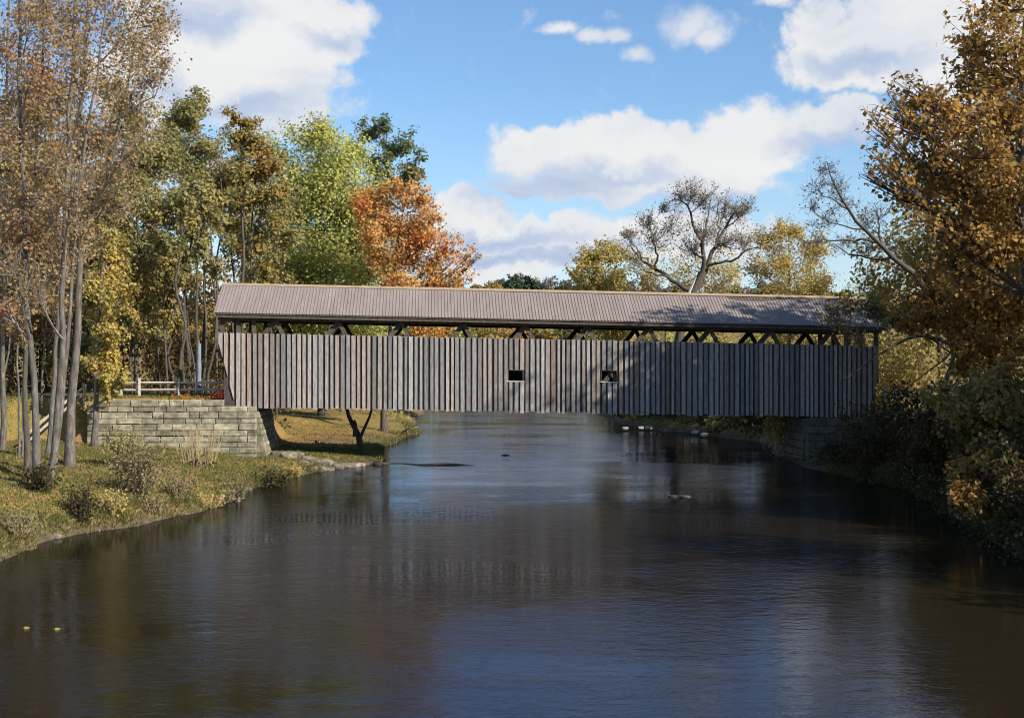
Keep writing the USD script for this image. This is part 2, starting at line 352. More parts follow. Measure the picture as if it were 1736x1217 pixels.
# ground: mown grass, leaf litter in drifts, bare dirt by the water
g_n = {'geo': ('geometry', {}), 'sep': ('separate_xyz', {}),
       'big': ('noise_texture', {'scale': 0.22, 'detail': 5.0, 'roughness': 0.6}), 'mid': ('noise_texture', {'scale': 1.6, 'detail': 5.0, 'roughness': 0.65}),
       'fin': ('noise_texture', {'scale': 9.0, 'detail': 4.0, 'roughness': 0.7}),
       'grass': ('rgb_ramp', {'ramp': [(0.3, (.055, .065, .015)), (0.5, (.105, .12, .028)), (0.7, (.17, .165, .05))]}),
       'litter': ('rgb_ramp', {'ramp': [(0.3, (.12, .075, .03)), (0.5, (.24, .15, .055)), (0.7, (.34, .22, .09))]}),
       'dirt': ('rgb_ramp', {'ramp': [(0.3, (.05, .04, .025)), (0.7, (.14, .105, .065))]}),
       's1': ('math', {'math_type': 'multiply_add', 'value2': 0.55}), 's0': ('math', {'math_type': 'multiply', 'value2': 0.45}),
       'lf': ('map_range', {'range_type': 'smoothstep', 'from_min': 0.37, 'from_max': 0.58}),
       'mixl': ('mix_color', {}), 'hz': ('math', {'math_type': 'multiply_add', 'value2': 0.8}),
       'df': ('map_range', {'range_type': 'smoothstep', 'from_min': 0.45, 'from_max': 1.05, 'to_min': 1.0, 'to_max': 0.0}),
       'mixd': ('mix_color', {}), 'b': ('bump', {'strength': 0.7, 'distance': 0.05}),
       'p': ('principled_bsdf', {'roughness': 0.95, 'specular_ior_level': 0.1})}
g_l = [('geo.position', 'sep.vector'), ('geo.position', 'big.vector'), ('geo.position', 'mid.vector'), ('geo.position', 'fin.vector'),
       ('fin.fac', 'grass.fac'), ('fin.fac', 'litter.fac'), ('mid.fac', 'dirt.fac'), ('mid.fac', 's0.value1'), ('big.fac', 's1.value1'), ('s0.value', 's1.value3'),
       ('s1.value', 'lf.value'), ('lf.result', 'mixl.fac'), ('grass.color', 'mixl.a'), ('litter.color', 'mixl.b'),
       ('mid.fac', 'hz.value1'), ('sep.z', 'hz.value3'), ('hz.value', 'df.value'), ('df.result', 'mixd.fac'), ('mixl.result', 'mixd.a'), ('dirt.color', 'mixd.b'),
       ('mixd.result', 'p.base_color'), ('fin.fac', 'b.height'), ('b.normal', 'p.normal')]
GROUND = usdkit.material(stage, L + 'bank_ground', g_n, g_l, surface='p.BSDF')
GRASS = leaf('grass_blades', [(.11, .125, .035), (.18, .18, .05), (.28, .23, .08), (.40, .30, .13)], 0.25, 0.5)
LITTER = leaf('litter_leaves', [(.20, .12, .04), (.34, .19, .06), (.42, .26, .08), (.48, .22, .05), (.28, .2, .1)], 0.15, 0.5)

w_n = {'geo': ('geometry', {}), 'm1': ('mapping', {'scale': (1.6, 2.6, 1.0)}), 'n1': ('noise_texture', {'scale': 1.0, 'detail': 4.0, 'roughness': 0.55, 'distortion': 0.6}),
       'm2': ('mapping', {'scale': (5.0, 8.0, 1.0)}), 'n2': ('noise_texture', {'scale': 1.0, 'detail': 3.0, 'roughness': 0.55}),
       'm3': ('mapping', {'scale': (0.10, 0.16, 1.0)}), 'n3': ('noise_texture', {'scale': 1.0, 'detail': 4.0, 'roughness': 0.6, 'distortion': 0.8}),
       'patch': ('map_range', {'range_type': 'smoothstep', 'from_min': 0.36, 'from_max': 0.66, 'to_min': 0.34, 'to_max': 1.1}),
       'a': ('math', {'math_type': 'multiply', 'value2': 0.46}), 'sum': ('math', {'math_type': 'add'}), 'pm': ('math', {'math_type': 'multiply'}),
       'b': ('bump', {'strength': 1.0, 'distance': 0.017}),
       'd': ('diffuse_bsdf', {'color': (.014, .010, .0045)}), 'g': ('glossy_bsdf', {'color': (.56, .62, .78), 'roughness': 0.02}), 'fr': ('fresnel', {'IOR': 1.333}),
       'p': ('mix_closure', {})}
w_l = [('geo.position', 'm1.vector'), ('m1.vector', 'n1.vector'), ('geo.position', 'm2.vector'), ('m2.vector', 'n2.vector'), ('geo.position', 'm3.vector'), ('m3.vector', 'n3.vector'),
       ('n3.fac', 'patch.value'), ('n2.fac', 'a.value1'), ('n1.fac', 'sum.value1'), ('a.value', 'sum.value2'), ('sum.value', 'pm.value1'), ('patch.result', 'pm.value2'),
       ('pm.value', 'b.height'), ('b.normal', 'g.normal'), ('b.normal', 'fr.normal'), ('fr.fac', 'p.fac'), ('d.BSDF', 'p.closure1'), ('g.BSDF', 'p.closure2')]
WATER = usdkit.material(stage, L + 'river_water', w_n, w_l, surface='p.closure')

# ------------------------------------------------------------------ bridge frame: u along, v away from the camera
TH, BY, SLOPE = math.radians(3.36), 74.0, 0.0188
CT, ST = math.cos(TH), math.sin(TH)


def W(u, v, z):
    u, v, z = np.broadcast_arrays(np.asarray(u, float), np.asarray(v, float), np.asarray(z, float))
    return np.stack([u * CT - v * ST, BY + u * ST + v * CT, z - SLOPE * u], -1)


def Wflat(u, v, z):
    p = W(u, v, z); p[..., 2] += SLOPE * np.asarray(u, float); return p


def uv_of(x, y):
    return x * CT + (y - BY) * ST, -x * ST + (y - BY) * CT


# ------------------------------------------------------------------ terrain
LEFT = [(-18, -120), (-17, 0), (-16.2, 25), (-14.9, 38.5), (-14.3, 44.5), (-12.7, 47.5), (-11.6, 53), (-11.4, 60), (-10.7, 67), (-9.4, 71), (-7.3, 74.5), (-7.5, 78),
        (-8.5, 84), (-8.2, 95), (-7.4, 104), (-8.3, 112), (-9.5, 130), (-10, 160), (-10.5, 200), (-15, 250), (-27, 290), (-60, 325), (-200, 390)]
RIGHT = [(14.5, -120), (14.5, 25), (14.9, 38), (16.3, 48), (17.8, 60), (16.9, 66), (15.8, 71), (15.8, 80), (17.8, 88), (17.5, 93), (14.5, 103), (11, 112), (9.4, 125), (9, 150), (10, 200), (9, 245),
         (2, 285), (-16, 312), (-55, 350), (-195, 425)]


def ragged(pts, seed):
    """the bank line with small bays and points"""
    ln = LineString(pts); L0 = ln.length; s_ = np.arange(0, L0, .5)
    p = shapely.get_coordinates(shapely.line_interpolate_point(ln, s_))
    use = ((p[:, 1] > 34) & (p[:, 1] < 125)) | (np.arange(len(p)) % 12 == 0); s_, p = s_[use], p[use]
    t_ = np.gradient(p, axis=0); t_ /= np.linalg.norm(t_, axis=1, keepdims=True)
    k = meshkit.fbm(np.c_[s_ * .45, 0 * s_, 0 * s_], 4, seed) - .5
    near = np.exp(-((p[:, 1] - 72) / 12) ** 2)
    return p + np.c_[-t_[:, 1], t_[:, 0]] * (k * (1.3 - .7 * near))[:, None]


LEFT, RIGHT = ragged(LEFT, 4), ragged(RIGHT, 6)
RIVER = Polygon(np.vstack([LEFT, RIGHT[::-1]]))
RING = LineString(list(RIVER.exterior.coords))
sm = lambda a, b, x: (lambda t: t * t * (3 - 2 * t))(np.clip((x - a) / (b - a), 0, 1))


def height(x, y):
    x, y = np.broadcast_arrays(np.asarray(x, float), np.asarray(y, float))
    pts = shapely.points(x, y)
    d = shapely.distance(RING, pts); inside = shapely.contains_xy(RIVER, x, y)
    left = x < (-1 - 0.35 * np.maximum(y - 240, 0))
    wob = (meshkit.fbm(np.stack([x * .25, y * .25, 0 * x], -1), 4, 3) - .5)
    wob2 = (meshkit.fbm(np.stack([x * .9, y * .9, 0 * x], -1), 3, 8) - .5)
    s = np.where(left, 1 - 0.58 * sm(54, 67, y) - .17 * sm(69, 74, y) * sm(-17, -14, x) * (1 - sm(92, 108, y)) + .28 * sm(92, 108, y), 0.85 - .5 * sm(64, 69, y) * (1 - sm(78, 86, y)))
    land = s * (0.42 * (1 - np.exp(-d / .35)) + 1.25 * (1 - np.exp(-d / 2.4))) + .065 * np.clip(d - 5, 0, 14) + .02 * np.clip(d - 18, 0, 200)
    land = land + (0.5 * wob + .22 * wob2) * np.clip(d / 1.5, 0, 1)
    u, v = uv_of(x, y)
    # road embankments at both ends of the bridge
    hl = 3.68 + .10 * wob
    near = np.maximum(.25 - v, 0); far = np.maximum(v - 6.4, 0)
    k = sm(-27.5, -23.6, u)                       # 0: open slope, 1: held up by the wall
    fall = near * (.10 + 6.0 * k) + far * .22 + np.maximum(u + 14.6, 0) * 9
    land = np.where(left, np.maximum(land, hl - fall), land)
    hr = 2.75 + .15 * wob
    kr = 1 - sm(21.4, 23.5, u)
    fall = np.maximum(.25 - v, 0) * (.5 + 6 * kr) + np.maximum(v - 6.4, 0) * .3 + np.maximum(17.1 - u, 0) * 9
    land = np.where(~left, np.maximum(land, hr - fall), land)
    # low hills far off
    land = land + 27 * sm(360, 780, y) * (0.8 + .4 * meshkit.noise(np.stack([x * .006, y * .006, 0 * x], -1), 5))
    bed = -1.1 * (1 - np.exp(-d / 1.5))
    return np.where(inside, bed, np.maximum(land, 0.02 * d))


def axis(lo, hi, f0, f1, fine, coarse):
    a = list(np.arange(f0, f1 + 1e-6, fine))
    s, x = fine, f1
    while x < hi: s = min(s * 1.18, coarse); x += s; a.append(x)
    s, x = fine, f0
    while x > lo: s = min(s * 1.18, coarse); x -= s; a.insert(0, x)
    return np.array(a)


gx, gy = axis(-620, 620, -30, 26, 0.4, 18), axis(-110, 1150, 34, 92, 0.4, 18)
X, Y = np.meshgrid(gx, gy)
Z = height(X, Y)
ny, nx = X.shape
i, j = np.meshgrid(np.arange(ny - 1), np.arange(nx - 1), indexing='ij')
q = np.stack([i * nx + j, i * nx + j + 1, (i + 1) * nx + j + 1, (i + 1) * nx + j], -1).reshape(-1, 4)
single('ground', (np.stack([X, Y, Z], -1).reshape(-1, 3), np.vstack([q[:, [0, 1, 2]], q[:, [0, 2, 3]]])), GROUND, kind='structure', smooth=True)
wv, wf = trimesh.creation.triangulate_polygon(RIVER.buffer(2.5), engine='earcut')
single('river', (np.c_[wv, np.zeros(len(wv))], wf), WATER, kind='structure')


def hit(px, py, y0=25.0, y1=320.0):
    """where the ray through a photo pixel meets the ground"""
    Ys = np.arange(y0, y1, .08); p = np.stack([(px - CX) / F * Ys, Ys, EYE - (py - CY) / F * Ys], -1)
    below = height(p[:, 0], p[:, 1]) >= p[:, 2]
    k = int(np.argmax(below)) if below.any() else len(Ys) - 1
    return p[k]


def on(x, y):
    return np.array([x, y, float(height(x, y))])


# ------------------------------------------------------------------ covered bridge
br = Thing('covered_bridge', (0, BY, 0), 'long weathered grey board covered bridge with a brown ribbed metal roof spanning the river', 'covered bridge')
ZT, ZB, ZE, ZR = 6.93, 2.87, 8.0, 9.74           # siding top, siding bottom, eave, ridge at u = 0
UL, UR, DEPTH = -16.05, 20.75, 5.6
rng = np.random.default_rng(5)
PITCH = 0.287
wins = [(-.22, .62, 4.60, 5.19), (4.95, 5.84, 4.55, 5.16)]
u = UL + 0.02
nb = 0
while u < UR - .1:
    w = .174 + rng.choice([-.035, -.018, 0, .012, .03, .045]) + rng.uniform(-.01, .01); uc = u + w / 2
    zb = ZB + rng.uniform(-.05, .05); zt = ZT + rng.uniform(-.012, .012)
    zbot = [max(zb, ZT - (q - UL + .12) / .85 * 3.2, ZT - (UR - q + .12) / .75 * 3.9) for q in (u, u + w)]
    cuts = [(zbot, zt)]
    for a, b, z0, z1 in wins:
        if a - .05 < uc < b + .05: cuts = [(zbot, z0 + SLOPE * uc - .04), ([z1 + SLOPE * uc] * 2, zt)]
    for z0, z1 in cuts:
        t0, t1, tw = rng.uniform(-.011, .011, 3)
        c8 = [W(u + du * w + (t1 if top else t0), v, z1 if top else z0[du]) for du in (0, 1) for v in (-.078 + tw * .5, -.004) for top in (0, 1)]
        br.part('board', hexa(c8), BOARD)
        nb += 1
    u += w + rng.uniform(.085, .135)


def uvbox(u0, u1, v0, v1, z0, z1):
    return hexa([W(a, b, c) for a in (u0, u1) for b in (v0, v1) for c in (z0, z1)])


# sheathing behind the near boards, with the two window openings left out
xs = [UL + .3, wins[0][0], wins[0][1], wins[1][0], wins[1][1], UR - .3]
parts = [uvbox(xs[0], xs[1], 0, .04, ZB + .06, ZT - .03), uvbox(xs[2], xs[3], 0, .04, ZB + .06, ZT - .03), uvbox(xs[4], xs[5], 0, .04, ZB + .06, ZT - .03)]
for a, b, z0, z1 in wins:
    parts += [uvbox(a, b, 0, .04, ZB + .06, z0 + SLOPE * a), uvbox(a, b, 0, .04, z1 + SLOPE * a, ZT - .03)]
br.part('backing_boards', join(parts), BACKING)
for a, b, z0, z1 in wins:
    um = (a + b) / 2; o = SLOPE * um
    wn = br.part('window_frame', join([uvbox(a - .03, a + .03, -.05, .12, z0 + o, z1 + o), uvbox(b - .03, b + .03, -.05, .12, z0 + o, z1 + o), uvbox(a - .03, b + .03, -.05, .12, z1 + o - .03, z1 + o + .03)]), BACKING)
    br.part('sill', uvbox(a - .10, b + .06, -.10, .14, z0 + o - .06, z0 + o), RAILW, parent=wn)
# the far wall, cut the same way at its ends
fw = [uvbox(UL + .25 + k * .3, UL + .25 + k * .3 + .27, DEPTH, DEPTH + .05, max(ZB, ZT - (k * .3 + .4) / .85 * 3.2, ZT - (UR - UL - k * .3 - .3) / .75 * 3.9), ZT) for k in range(int((UR - UL - .4) / .3))]
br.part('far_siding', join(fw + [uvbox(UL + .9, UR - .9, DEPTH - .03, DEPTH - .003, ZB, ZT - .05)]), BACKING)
# trusses: sill chord, plate, crossed braces
for v in (.22, DEPTH - .32):
    br.part('bottom_chord', uvbox(UL + .5, UR - .5, v - .12, v + .12, ZB + .12, ZB + .45), TIMBER)
    br.part('top_chord', uvbox(UL - .05, UR + .1, v - .13, v + .13, ZT + .70, ZT + .98), TIMBER)
    apex = [-6.1 + 3.44 * k for k in range(-3, 8)]
    for a in [q for q in apex if UL + 1.2 < q < UR - 1.0]:
        for dx, w in ((-3.6, .26), (2.35, .22)):
            p0, p1 = a, a + dx
            z0, z1 = ZT + .74, ZB + .4
            if p1 < UL + .8: z1 = z0 + (z1 - z0) * (UL + .8 - p0) / (p1 - p0); p1 = UL + .8
            if p1 > UR - .8: z1 = z0 + (z1 - z0) * (UR - .8 - p0) / (p1 - p0); p1 = UR - .8
            br.part('brace', beam(W(p0, v + (.06 if dx < 0 else -.06), z0), W(p1, v + (.06 if dx < 0 else -.06), z1), w * .6, w), TIMBER)
    for uu in (UL + .18, UL + 1.05, UL + 1.9, UR - .2, UR - 1.1, UR - 1.9):
        zb = max(ZB + .3, ZT - (uu - UL + .2) / .85 * 3.2, ZT - (UR - uu + .2) / .75 * 3.9)
        br.part('post', uvbox(uu - .11, uu + .11, v - .11, v + .11, zb, ZT + .72), TIMBER)
br.part('floor_deck', uvbox(UL + .3, UR - .3, .3, DEPTH - .2, ZB + .5, ZB + .62), TIMBER)
for k in range(12):
    uu = UL + 2 + k * 3.0
    br.part('floor_beam', uvbox(uu - .14, uu + .14, .05, DEPTH - .05, ZB + .16, ZB + .49), TIMBER)
    br.part('tie_beam', uvbox(uu - .1, uu + .1, .05, DEPTH - .05, ZT + .99, ZT + 1.14), TIMBER)
# roof of ribbed sheet metal: real ribs, 18 cm apart
RU0, RU1, EV, RV = -16.25, 21.05, -.36, 2.8
k = np.arange(int((RU1 - RU0) / .18))
cols = (RU0 + .18 * k[:, None] + np.array([0, .118, .128, .148, .158])[None]).ravel()
hh = np.tile([0, 0, .034, .034, 0], len(k))
cols, hh = np.r_[cols, RU1], np.r_[hh, 0]
rows = np.linspace(0, 1, 7)
for side in (0, 1):
    U, T = np.meshgrid(cols, rows); H = np.broadcast_to(hh, U.shape)
    V = EV + (RV - EV) * T; Zr = ZE + (ZR - ZE) * T + H - .0012 * U
    Zr = Zr + .02 * (meshkit.noise(np.stack([U * .5, T * 3, 0 * U + side], -1), 4) - .5)
    if side: V = DEPTH - V
    v = W(U, V, Zr).reshape(-1, 3); n0 = len(cols)
    a, b = np.meshgrid(np.arange(len(rows) - 1), np.arange(n0 - 1), indexing='ij')
    f = np.stack([a * n0 + b, a * n0 + b + 1, (a + 1) * n0 + b + 1, (a + 1) * n0 + b], -1).reshape(-1, 4)
    br.part('roof', (v, np.vstack([f[:, [0, 1, 2]], f[:, [0, 2, 3]]])), ROOF)
    # boards under the sheets
    e = .07
    c = [W(uu, (vv if not side else DEPTH - vv), zz) for uu in (RU0 + .05, RU1 - .05) for vv, zz in ((EV + .03, ZE - e), (EV + .03, ZE - .015), (RV, ZR - e), (RV, ZR - .015))]
    br.part('roof_boarding', hexa(c), TIMBER)
    br.part('eave_board', hexa([W(uu, (vv if not side else DEPTH - vv), zz) for uu in (RU0 + .1, RU1 - .1) for vv in (EV + .08, EV + .12) for zz in (ZE - .24, ZE - .072)]), TIMBER)
br.part('ridge_cap', join([hexa([W(uu, vv, zz) for uu in (RU0 - .02, RU1 + .02) for vv, zz in ((RV - .22 * s, ZR - .075), (RV - .22 * s, ZR - .045), (RV, ZR + .045), (RV, ZR + .07))]) for s in (1, -1)]), RIDGE)
for uu in (UL + .02, UR - .06):
    g = [W(a, b, c) for a in (uu, uu + .05) for b, c in ((0, ZT + .9), (DEPTH, ZT + .9), (DEPTH / 2, ZR - .1))]
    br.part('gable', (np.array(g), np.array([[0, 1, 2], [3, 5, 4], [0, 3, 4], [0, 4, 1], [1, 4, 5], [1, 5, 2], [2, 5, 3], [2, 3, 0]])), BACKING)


# ------------------------------------------------------------------ stone abutments
def block(p8, rng, bulge=.02, jit=.012):
    """one hewn stone: chamfered box with a slightly bulging, uneven face. p8: corners by bits (u, v, z)"""
    p = np.asarray(p8, float).reshape(2, 2, 2, 3)
    c = p.reshape(-1, 3).mean(0)
    lin = np.array([0, .06, .5, .94, 1.0])
    # a 4 x 3 face grid in front, the back plain
    uu = [0.0, .035, .33, .67, .965, 1.0]; zz = [0.0, .1, .5, .9, 1.0]
    v = []
    for a in uu:
        for b in zz:
            q = ((p[0] * (1 - a) + p[1] * a))
            q = q[:, 0] * (1 - b) + q[:, 1] * b
            front, back = q[0], q[1]; d = (front - back) / (np.linalg.norm(front - back) + 1e-9)
            edge = (a in (0.0, 1.0)) or (b in (0.0, 1.0))
            v.append(front - d * .035 if edge else front + d * (bulge + rng.uniform(-jit, jit)))
    nz, nu = len(zz), len(uu)
    f = []
    for a in range(nu - 1):
        for b in range(nz - 1):
            f.append([a * nz + b, (a + 1) * nz + b, (a + 1) * nz + b + 1, a * nz + b + 1])
    k0 = len(v)
    v += [p[0, 1, 0], p[1, 1, 0], p[1, 1, 1], p[0, 1, 1]]
    bl, brr, tr, tl = 0, (nu - 1) * nz, (nu - 1) * nz + nz - 1, nz - 1
    f += [[k0 + 1, k0, k0 + 3, k0 + 2], [bl, tl, k0 + 3, k0], [brr, k0 + 1, k0 + 2, tr], [tl, tr, k0 + 2, k0 + 3], [bl, k0, k0 + 1, brr]]
    f = np.array(f)
    return np.array(v), np.vstack([f[:, [0, 1, 2]], f[:, [0, 2, 3]]])


def wall_face(thing, p00, p10, courses, top_in, rng, lo=.7, hi=1.9, thick=.5, first_skip=None, lean=0.0, mat=STONE):
    """courses of stones along the line p00 to p10 (plan); lean: the foot stands out by this much per metre below the top"""
    a, b = np.asarray(p00, float), np.asarray(p10, float)
    Ln = np.linalg.norm(b - a); d = (b - a) / Ln; nrm = np.array([d[1], -d[0]])       # outward
    ztop = courses[0][1]
    for ci, (z0, z1, s0, s1) in enumerate(courses):
        s = s0 * Ln
        end = s1 * Ln
        while s < end - .05:
            w = rng.uniform(lo, hi) * (1.25 if ci == 0 else 1)
            if end - (s + w) < lo * .7: w = end - s
            out = rng.uniform(-.02, .035)
            c8 = []
            for ss in (s + .008, s + w - .008):
                for back in (0, 1):
                    for zz in (z0 + .007, z1 - .007):
                        q = a + d * (ss + rng.uniform(-.008, .008)) + nrm * ((ztop - zz) * lean + out - back * thick)
                        c8.append((q[0], q[1], zz + rng.uniform(-.012, .012)))
            thing.part('stone', block(c8, rng), mat)
            s += w


rng = np.random.default_rng(11)
aw = Thing('stone_abutment', (*Wflat(-18, 0, 0)[:2], .4), 'lit sandstone block abutment and wing wall under the left end of the bridge', 'abutment')
pA, pB = Wflat(-23.0, -.42, 0)[:2], Wflat(-13.95, -.42, 0)[:2]
tops = [3.60, 3.22, 2.93, 2.57, 2.29, 1.92, 1.63, 1.27, 1.0, .66, .36, .05]
crs = []
for c in range(10):
    s0 = .05 if c == 0 else 0.0
    s1 = (.805 if c == 0 else 1.0 + .0)
    crs.append((tops[c + 1], tops[c], s0, s1))
wall_face(aw, pA, pB, crs, None, rng, lo=.45, hi=1.45, lean=.035)
# river face with its battered, sunlit quoins
pC = Wflat(-13.93, 5.9, 0)[:2]
pB2 = Wflat(-13.93, .10, 0)[:2]
wall_face(aw, pB2, pC, [(tops[c + 1], tops[c], 0, 1) for c in range(1, 11)], None, rng, lo=.6, hi=1.4, lean=.17)
aw.part('quoin_core', hexa([Wflat(uu, vv, zz) for uu in (-15.2, -14.45) for vv in (.1, 5.7) for zz in (.2, 3.1)]), MORTAR)
aw.part('wall_core', hexa([Wflat(uu, vv, zz) for uu in (-22.8, -14.5) for vv in (-.25, .1) for zz in (.3, 3.1)]), MORTAR)

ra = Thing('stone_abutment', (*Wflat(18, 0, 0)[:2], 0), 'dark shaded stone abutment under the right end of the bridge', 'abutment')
pD, pE = Wflat(16.45, -.40, 0)[:2], Wflat(21.4, -.40, 0)[:2]
tops2 = [2.50, 2.06, 1.63, 1.2, .78, .35, -.1, -.6]
STONE_SHADED = noisy('shaded_stone_block', [(0.22, (.04, .036, .03)), (0.5, (.085, .078, .062)), (0.8, (.15, .135, .11))], 3.2, 0.92, (1, 1, 1.4), .8, .03, 7, .25)  # darker copy of the block stone, shade of this end put into its colour
wall_face(ra, pD, pE, [(tops2[c + 1], tops2[c], 0, 1) for c in range(7)], None, rng, lean=.03, mat=STONE_SHADED)
wall_face(ra, Wflat(16.43, 5.9, 0)[:2], Wflat(16.43, .12, 0)[:2], [(tops2[c + 1], tops2[c], 0, 1) for c in range(7)], None, rng, lean=.05, mat=STONE_SHADED)
ra.part('wall_core', hexa([Wflat(uu, vv, zz) for uu in (16.8, 21.2) for vv in (-.1, 5.7) for zz in (-.6, 2.4)]), MORTAR)


# ------------------------------------------------------------------ fences
def rail(a, b, rng, r=.065):
    p = smooth_path([a, (np.asarray(a) * .5 + np.asarray(b) * .5) + rng.uniform(-.03, .03, 3), b], 6)
    return tubes(p[None], np.array([[r * q for q in (.8, 1, 1.05, 1, .95, .75)]]), 5)


def split_fence(thing, posts, rng, heights=(.42, .82), r=.065, skip=(), mat=None):
    RAILW = mat or globals()['RAILW']
    for k, p in enumerate(posts):
        thing.part('post', beam(p - [0, 0, .3], p + [rng.uniform(-.03, .03), 0, 1.08], .13, .11), RAILW)
    for k in range(len(posts) - 1):
        if k in skip: continue
        for h in heights:
            thing.part('rail', rail(posts[k] + [-.1, .04, h], posts[k + 1] + [.1, .04, h + rng.uniform(-.03, .03)], rng, r), RAILW)


rng = np.random.default_rng(21)
posts = [P(px, py, Yd) for px, py, Yd in ((197, 676, 75.6), (205.5, 675, 75.4), (236, 674, 75.2), (304, 671, 75.0), (383, 668, 74.7))]
posts = [np.array([p[0], p[1], float(height(p[0], p[1]))]) for p in posts]
fl = Thing('rail_fence', posts[2], 'pale split rail fence running along the top of the stone wall', 'fence')
split_fence(fl, posts, rng)
fp = [hit(143, 684), hit(128, 712)]
fl2 = Thing('rail_fence', fp[0], 'short grey split rail fence section descending beside the thick maple trunk', 'fence')
split_fence(fl2, [fp[0], on(fp[0][0] - .5, fp[0][1] - 7.5)], rng, mat=DRIFT)
fr0 = [Wflat(uu, vv, 0) for uu, vv in ((21.3, .9), (24.0, 1.1), (26.6, 1.3))]
fr0 = [np.array([p[0], p[1], 3.25]) for p in fr0]
fr = Thing('rail_fence', fr0[1], 'pale rail fence just beyond the right end of the bridge', 'fence')
split_fence(fr, fr0, rng)


# ------------------------------------------------------------------ trees
def tree(name, label, cat, base, trunks, blobs, leaf_mat, n_leaf, size, seed, bark=BARKD, twig=TWIGD, group=None, limbs=(), n_sec=9, n_twig=6,
         spread=.16, crown='crown', attach=.75, fill=.95, twig_r=.012, twig_len=(.3, .6), vertical=0.0, kink=.0, even=.9, limb_max=.14):
    """trunks: [(points, r0, r1)]; limbs: the same for large boughs; blobs: [(centre, (rx, ry, rz))] of foliage"""
    rng = np.random.default_rng(seed)
    t = Thing(name, base, label, cat, group)
    spine, srad = [], []
    for k, (pts, r0, r1) in enumerate(trunks):
        p = smooth_path(pts, 16); L0 = np.linspace(0, 1, 16)
        p[1:-1] += rng.normal(0, .03, (14, 3)) * np.array([1, 1, 0])
        r = r0 + (r1 - r0) * L0 ** .8; r = r * (1 + .45 * np.exp(-L0 * 16 * .9))
        t.part('trunk', tubes(p[None], r[None], 9), bark, smooth=True)
        spine.append(p[3:]); srad.append(r[3:])
    for pts, r0, r1 in limbs:
        p = smooth_path(pts, 12); p[1:-1] += rng.normal(0, kink + .01, (10, 3))
        r = np.linspace(r0, r1, 12)
        t.part('limb', tubes(p[None], r[None], 6), bark, smooth=True)
        spine.append(p[2:]); srad.append(r[2:])
    S, R = np.vstack(spine), np.concatenate(srad)
    br_v, tw_end = [], []
    la, lb, lr = [], [], []
    for c, r in blobs:
        c, r = np.asarray(c, float), np.asarray(r, float)
        hd = np.linalg.norm(S[:, :2] - c[:2], axis=1); dz = c[2] - S[:, 2]
        cost = np.abs(dz - attach * hd) + .6 * hd + np.where(dz < 0, 3 * -dz, 0)
        k = int(np.argmin(cost)); la.append(S[k]); lb.append(c); lr.append(min(max(R[k] * .55, max(.02, 0)), limb_max))
    la, lb, lr = np.array(la), np.array(lb), np.array(lr)
    mid = la + (lb - la) * [.55, .55, .38] + rng.normal(0, .12, la.shape)
    LP = bezier(la, mid, lb, 7)
    parts = [tubes(LP, lr[:, None] * np.linspace(1, .3, 7)[None], 5)]
    # secondaries
    B = len(blobs)
    bi = np.repeat(np.arange(B), n_sec)
    ti = rng.uniform(.45, 1, len(bi)); kk = np.minimum((ti * 6).astype(int), 6)
    sa = LP[bi, kk]
    dirs = rng.normal(size=(len(bi), 3)); dirs[:, 2] += .25; dirs /= np.linalg.norm(dirs, axis=1, keepdims=True)
    cen = np.array([b[0] for b in blobs]); rad = np.array([np.broadcast_to(b[1], 3) for b in blobs])
    sb = cen[bi] + dirs * rad[bi] * (rng.uniform(.35, 1, len(bi)) ** .6)[:, None] * fill
    smid = (sa + sb) / 2 + rng.normal(0, .07, sa.shape) * rad[bi] - np.array([0, 0, .08]) * rad[bi]
    SP = bezier(sa, smid, sb, 5)
    parts.append(tubes(SP, (np.clip(lr[bi] * .38, .008, .04))[:, None] * np.linspace(1, .35, 5)[None], 4))
    # twigs
    ti = np.repeat(np.arange(len(bi)), n_twig); kk = rng.integers(1, 5, len(ti))
    ta = SP[ti, kk]
    d = rng.normal(size=(len(ti), 3)) + .6 * dirs[ti]; d[:, 2] += .35 + vertical
    d /= np.linalg.norm(d, axis=1, keepdims=True)
    rm = rad[bi[ti]].mean(1)
    tl = rm * rng.uniform(*twig_len, len(ti))
    tb = ta + d * tl[:, None]
    tmid = (ta + tb) / 2 + rng.normal(0, .08, ta.shape) * tl[:, None]
    TP = bezier(ta, tmid, tb, 3)
    parts.append(tubes(TP, np.full((len(ti), 1), twig_r) * np.array([[1, .75, .4]]), 3))
    t.part('branches', join(parts), twig)
    if n_leaf:
        wgt = rng.gamma(even, 1, len(ti)) * rm ** 2; wgt /= wgt.sum()
        pick = rng.choice(len(ti), n_leaf, p=wgt)
        tt = rng.uniform(.15, 1.1, n_leaf)[:, None]
        c = ta[pick] * (1 - tt) + tb[pick] * tt + rng.normal(size=(n_leaf, 3)) * (spread * rm[pick])[:, None]
        out = c - cen[bi[ti[pick]]]; out /= np.linalg.norm(out, axis=1, keepdims=True) + 1e-9
        t.part(crown, leaves(c, size, rng, face=out * .75 + [0, 0, .45]), LEAF[leaf_mat])
    return t


def blobs_px(spec, Y, rng, dy=None, sq=1.0):
    out = []
    for b in spec:
        px, py, r = b[:3]; yy = Y + (b[3] if len(b) > 3 else rng.uniform(-1, 1) * (dy if dy is not None else r / F * Y * .9))
        rr = r / F * yy
        out.append((P(px, py, yy), (rr, rr * 1.05, rr * sq)))
    return out


def px_path(pts, Y0, Y1=None):
    Y1 = Y0 if Y1 is None else Y1
    return [P(px, py, Y0 + (Y1 - Y0) * k / max(len(pts) - 1, 1)) for k, (px, py) in enumerate(pts)]


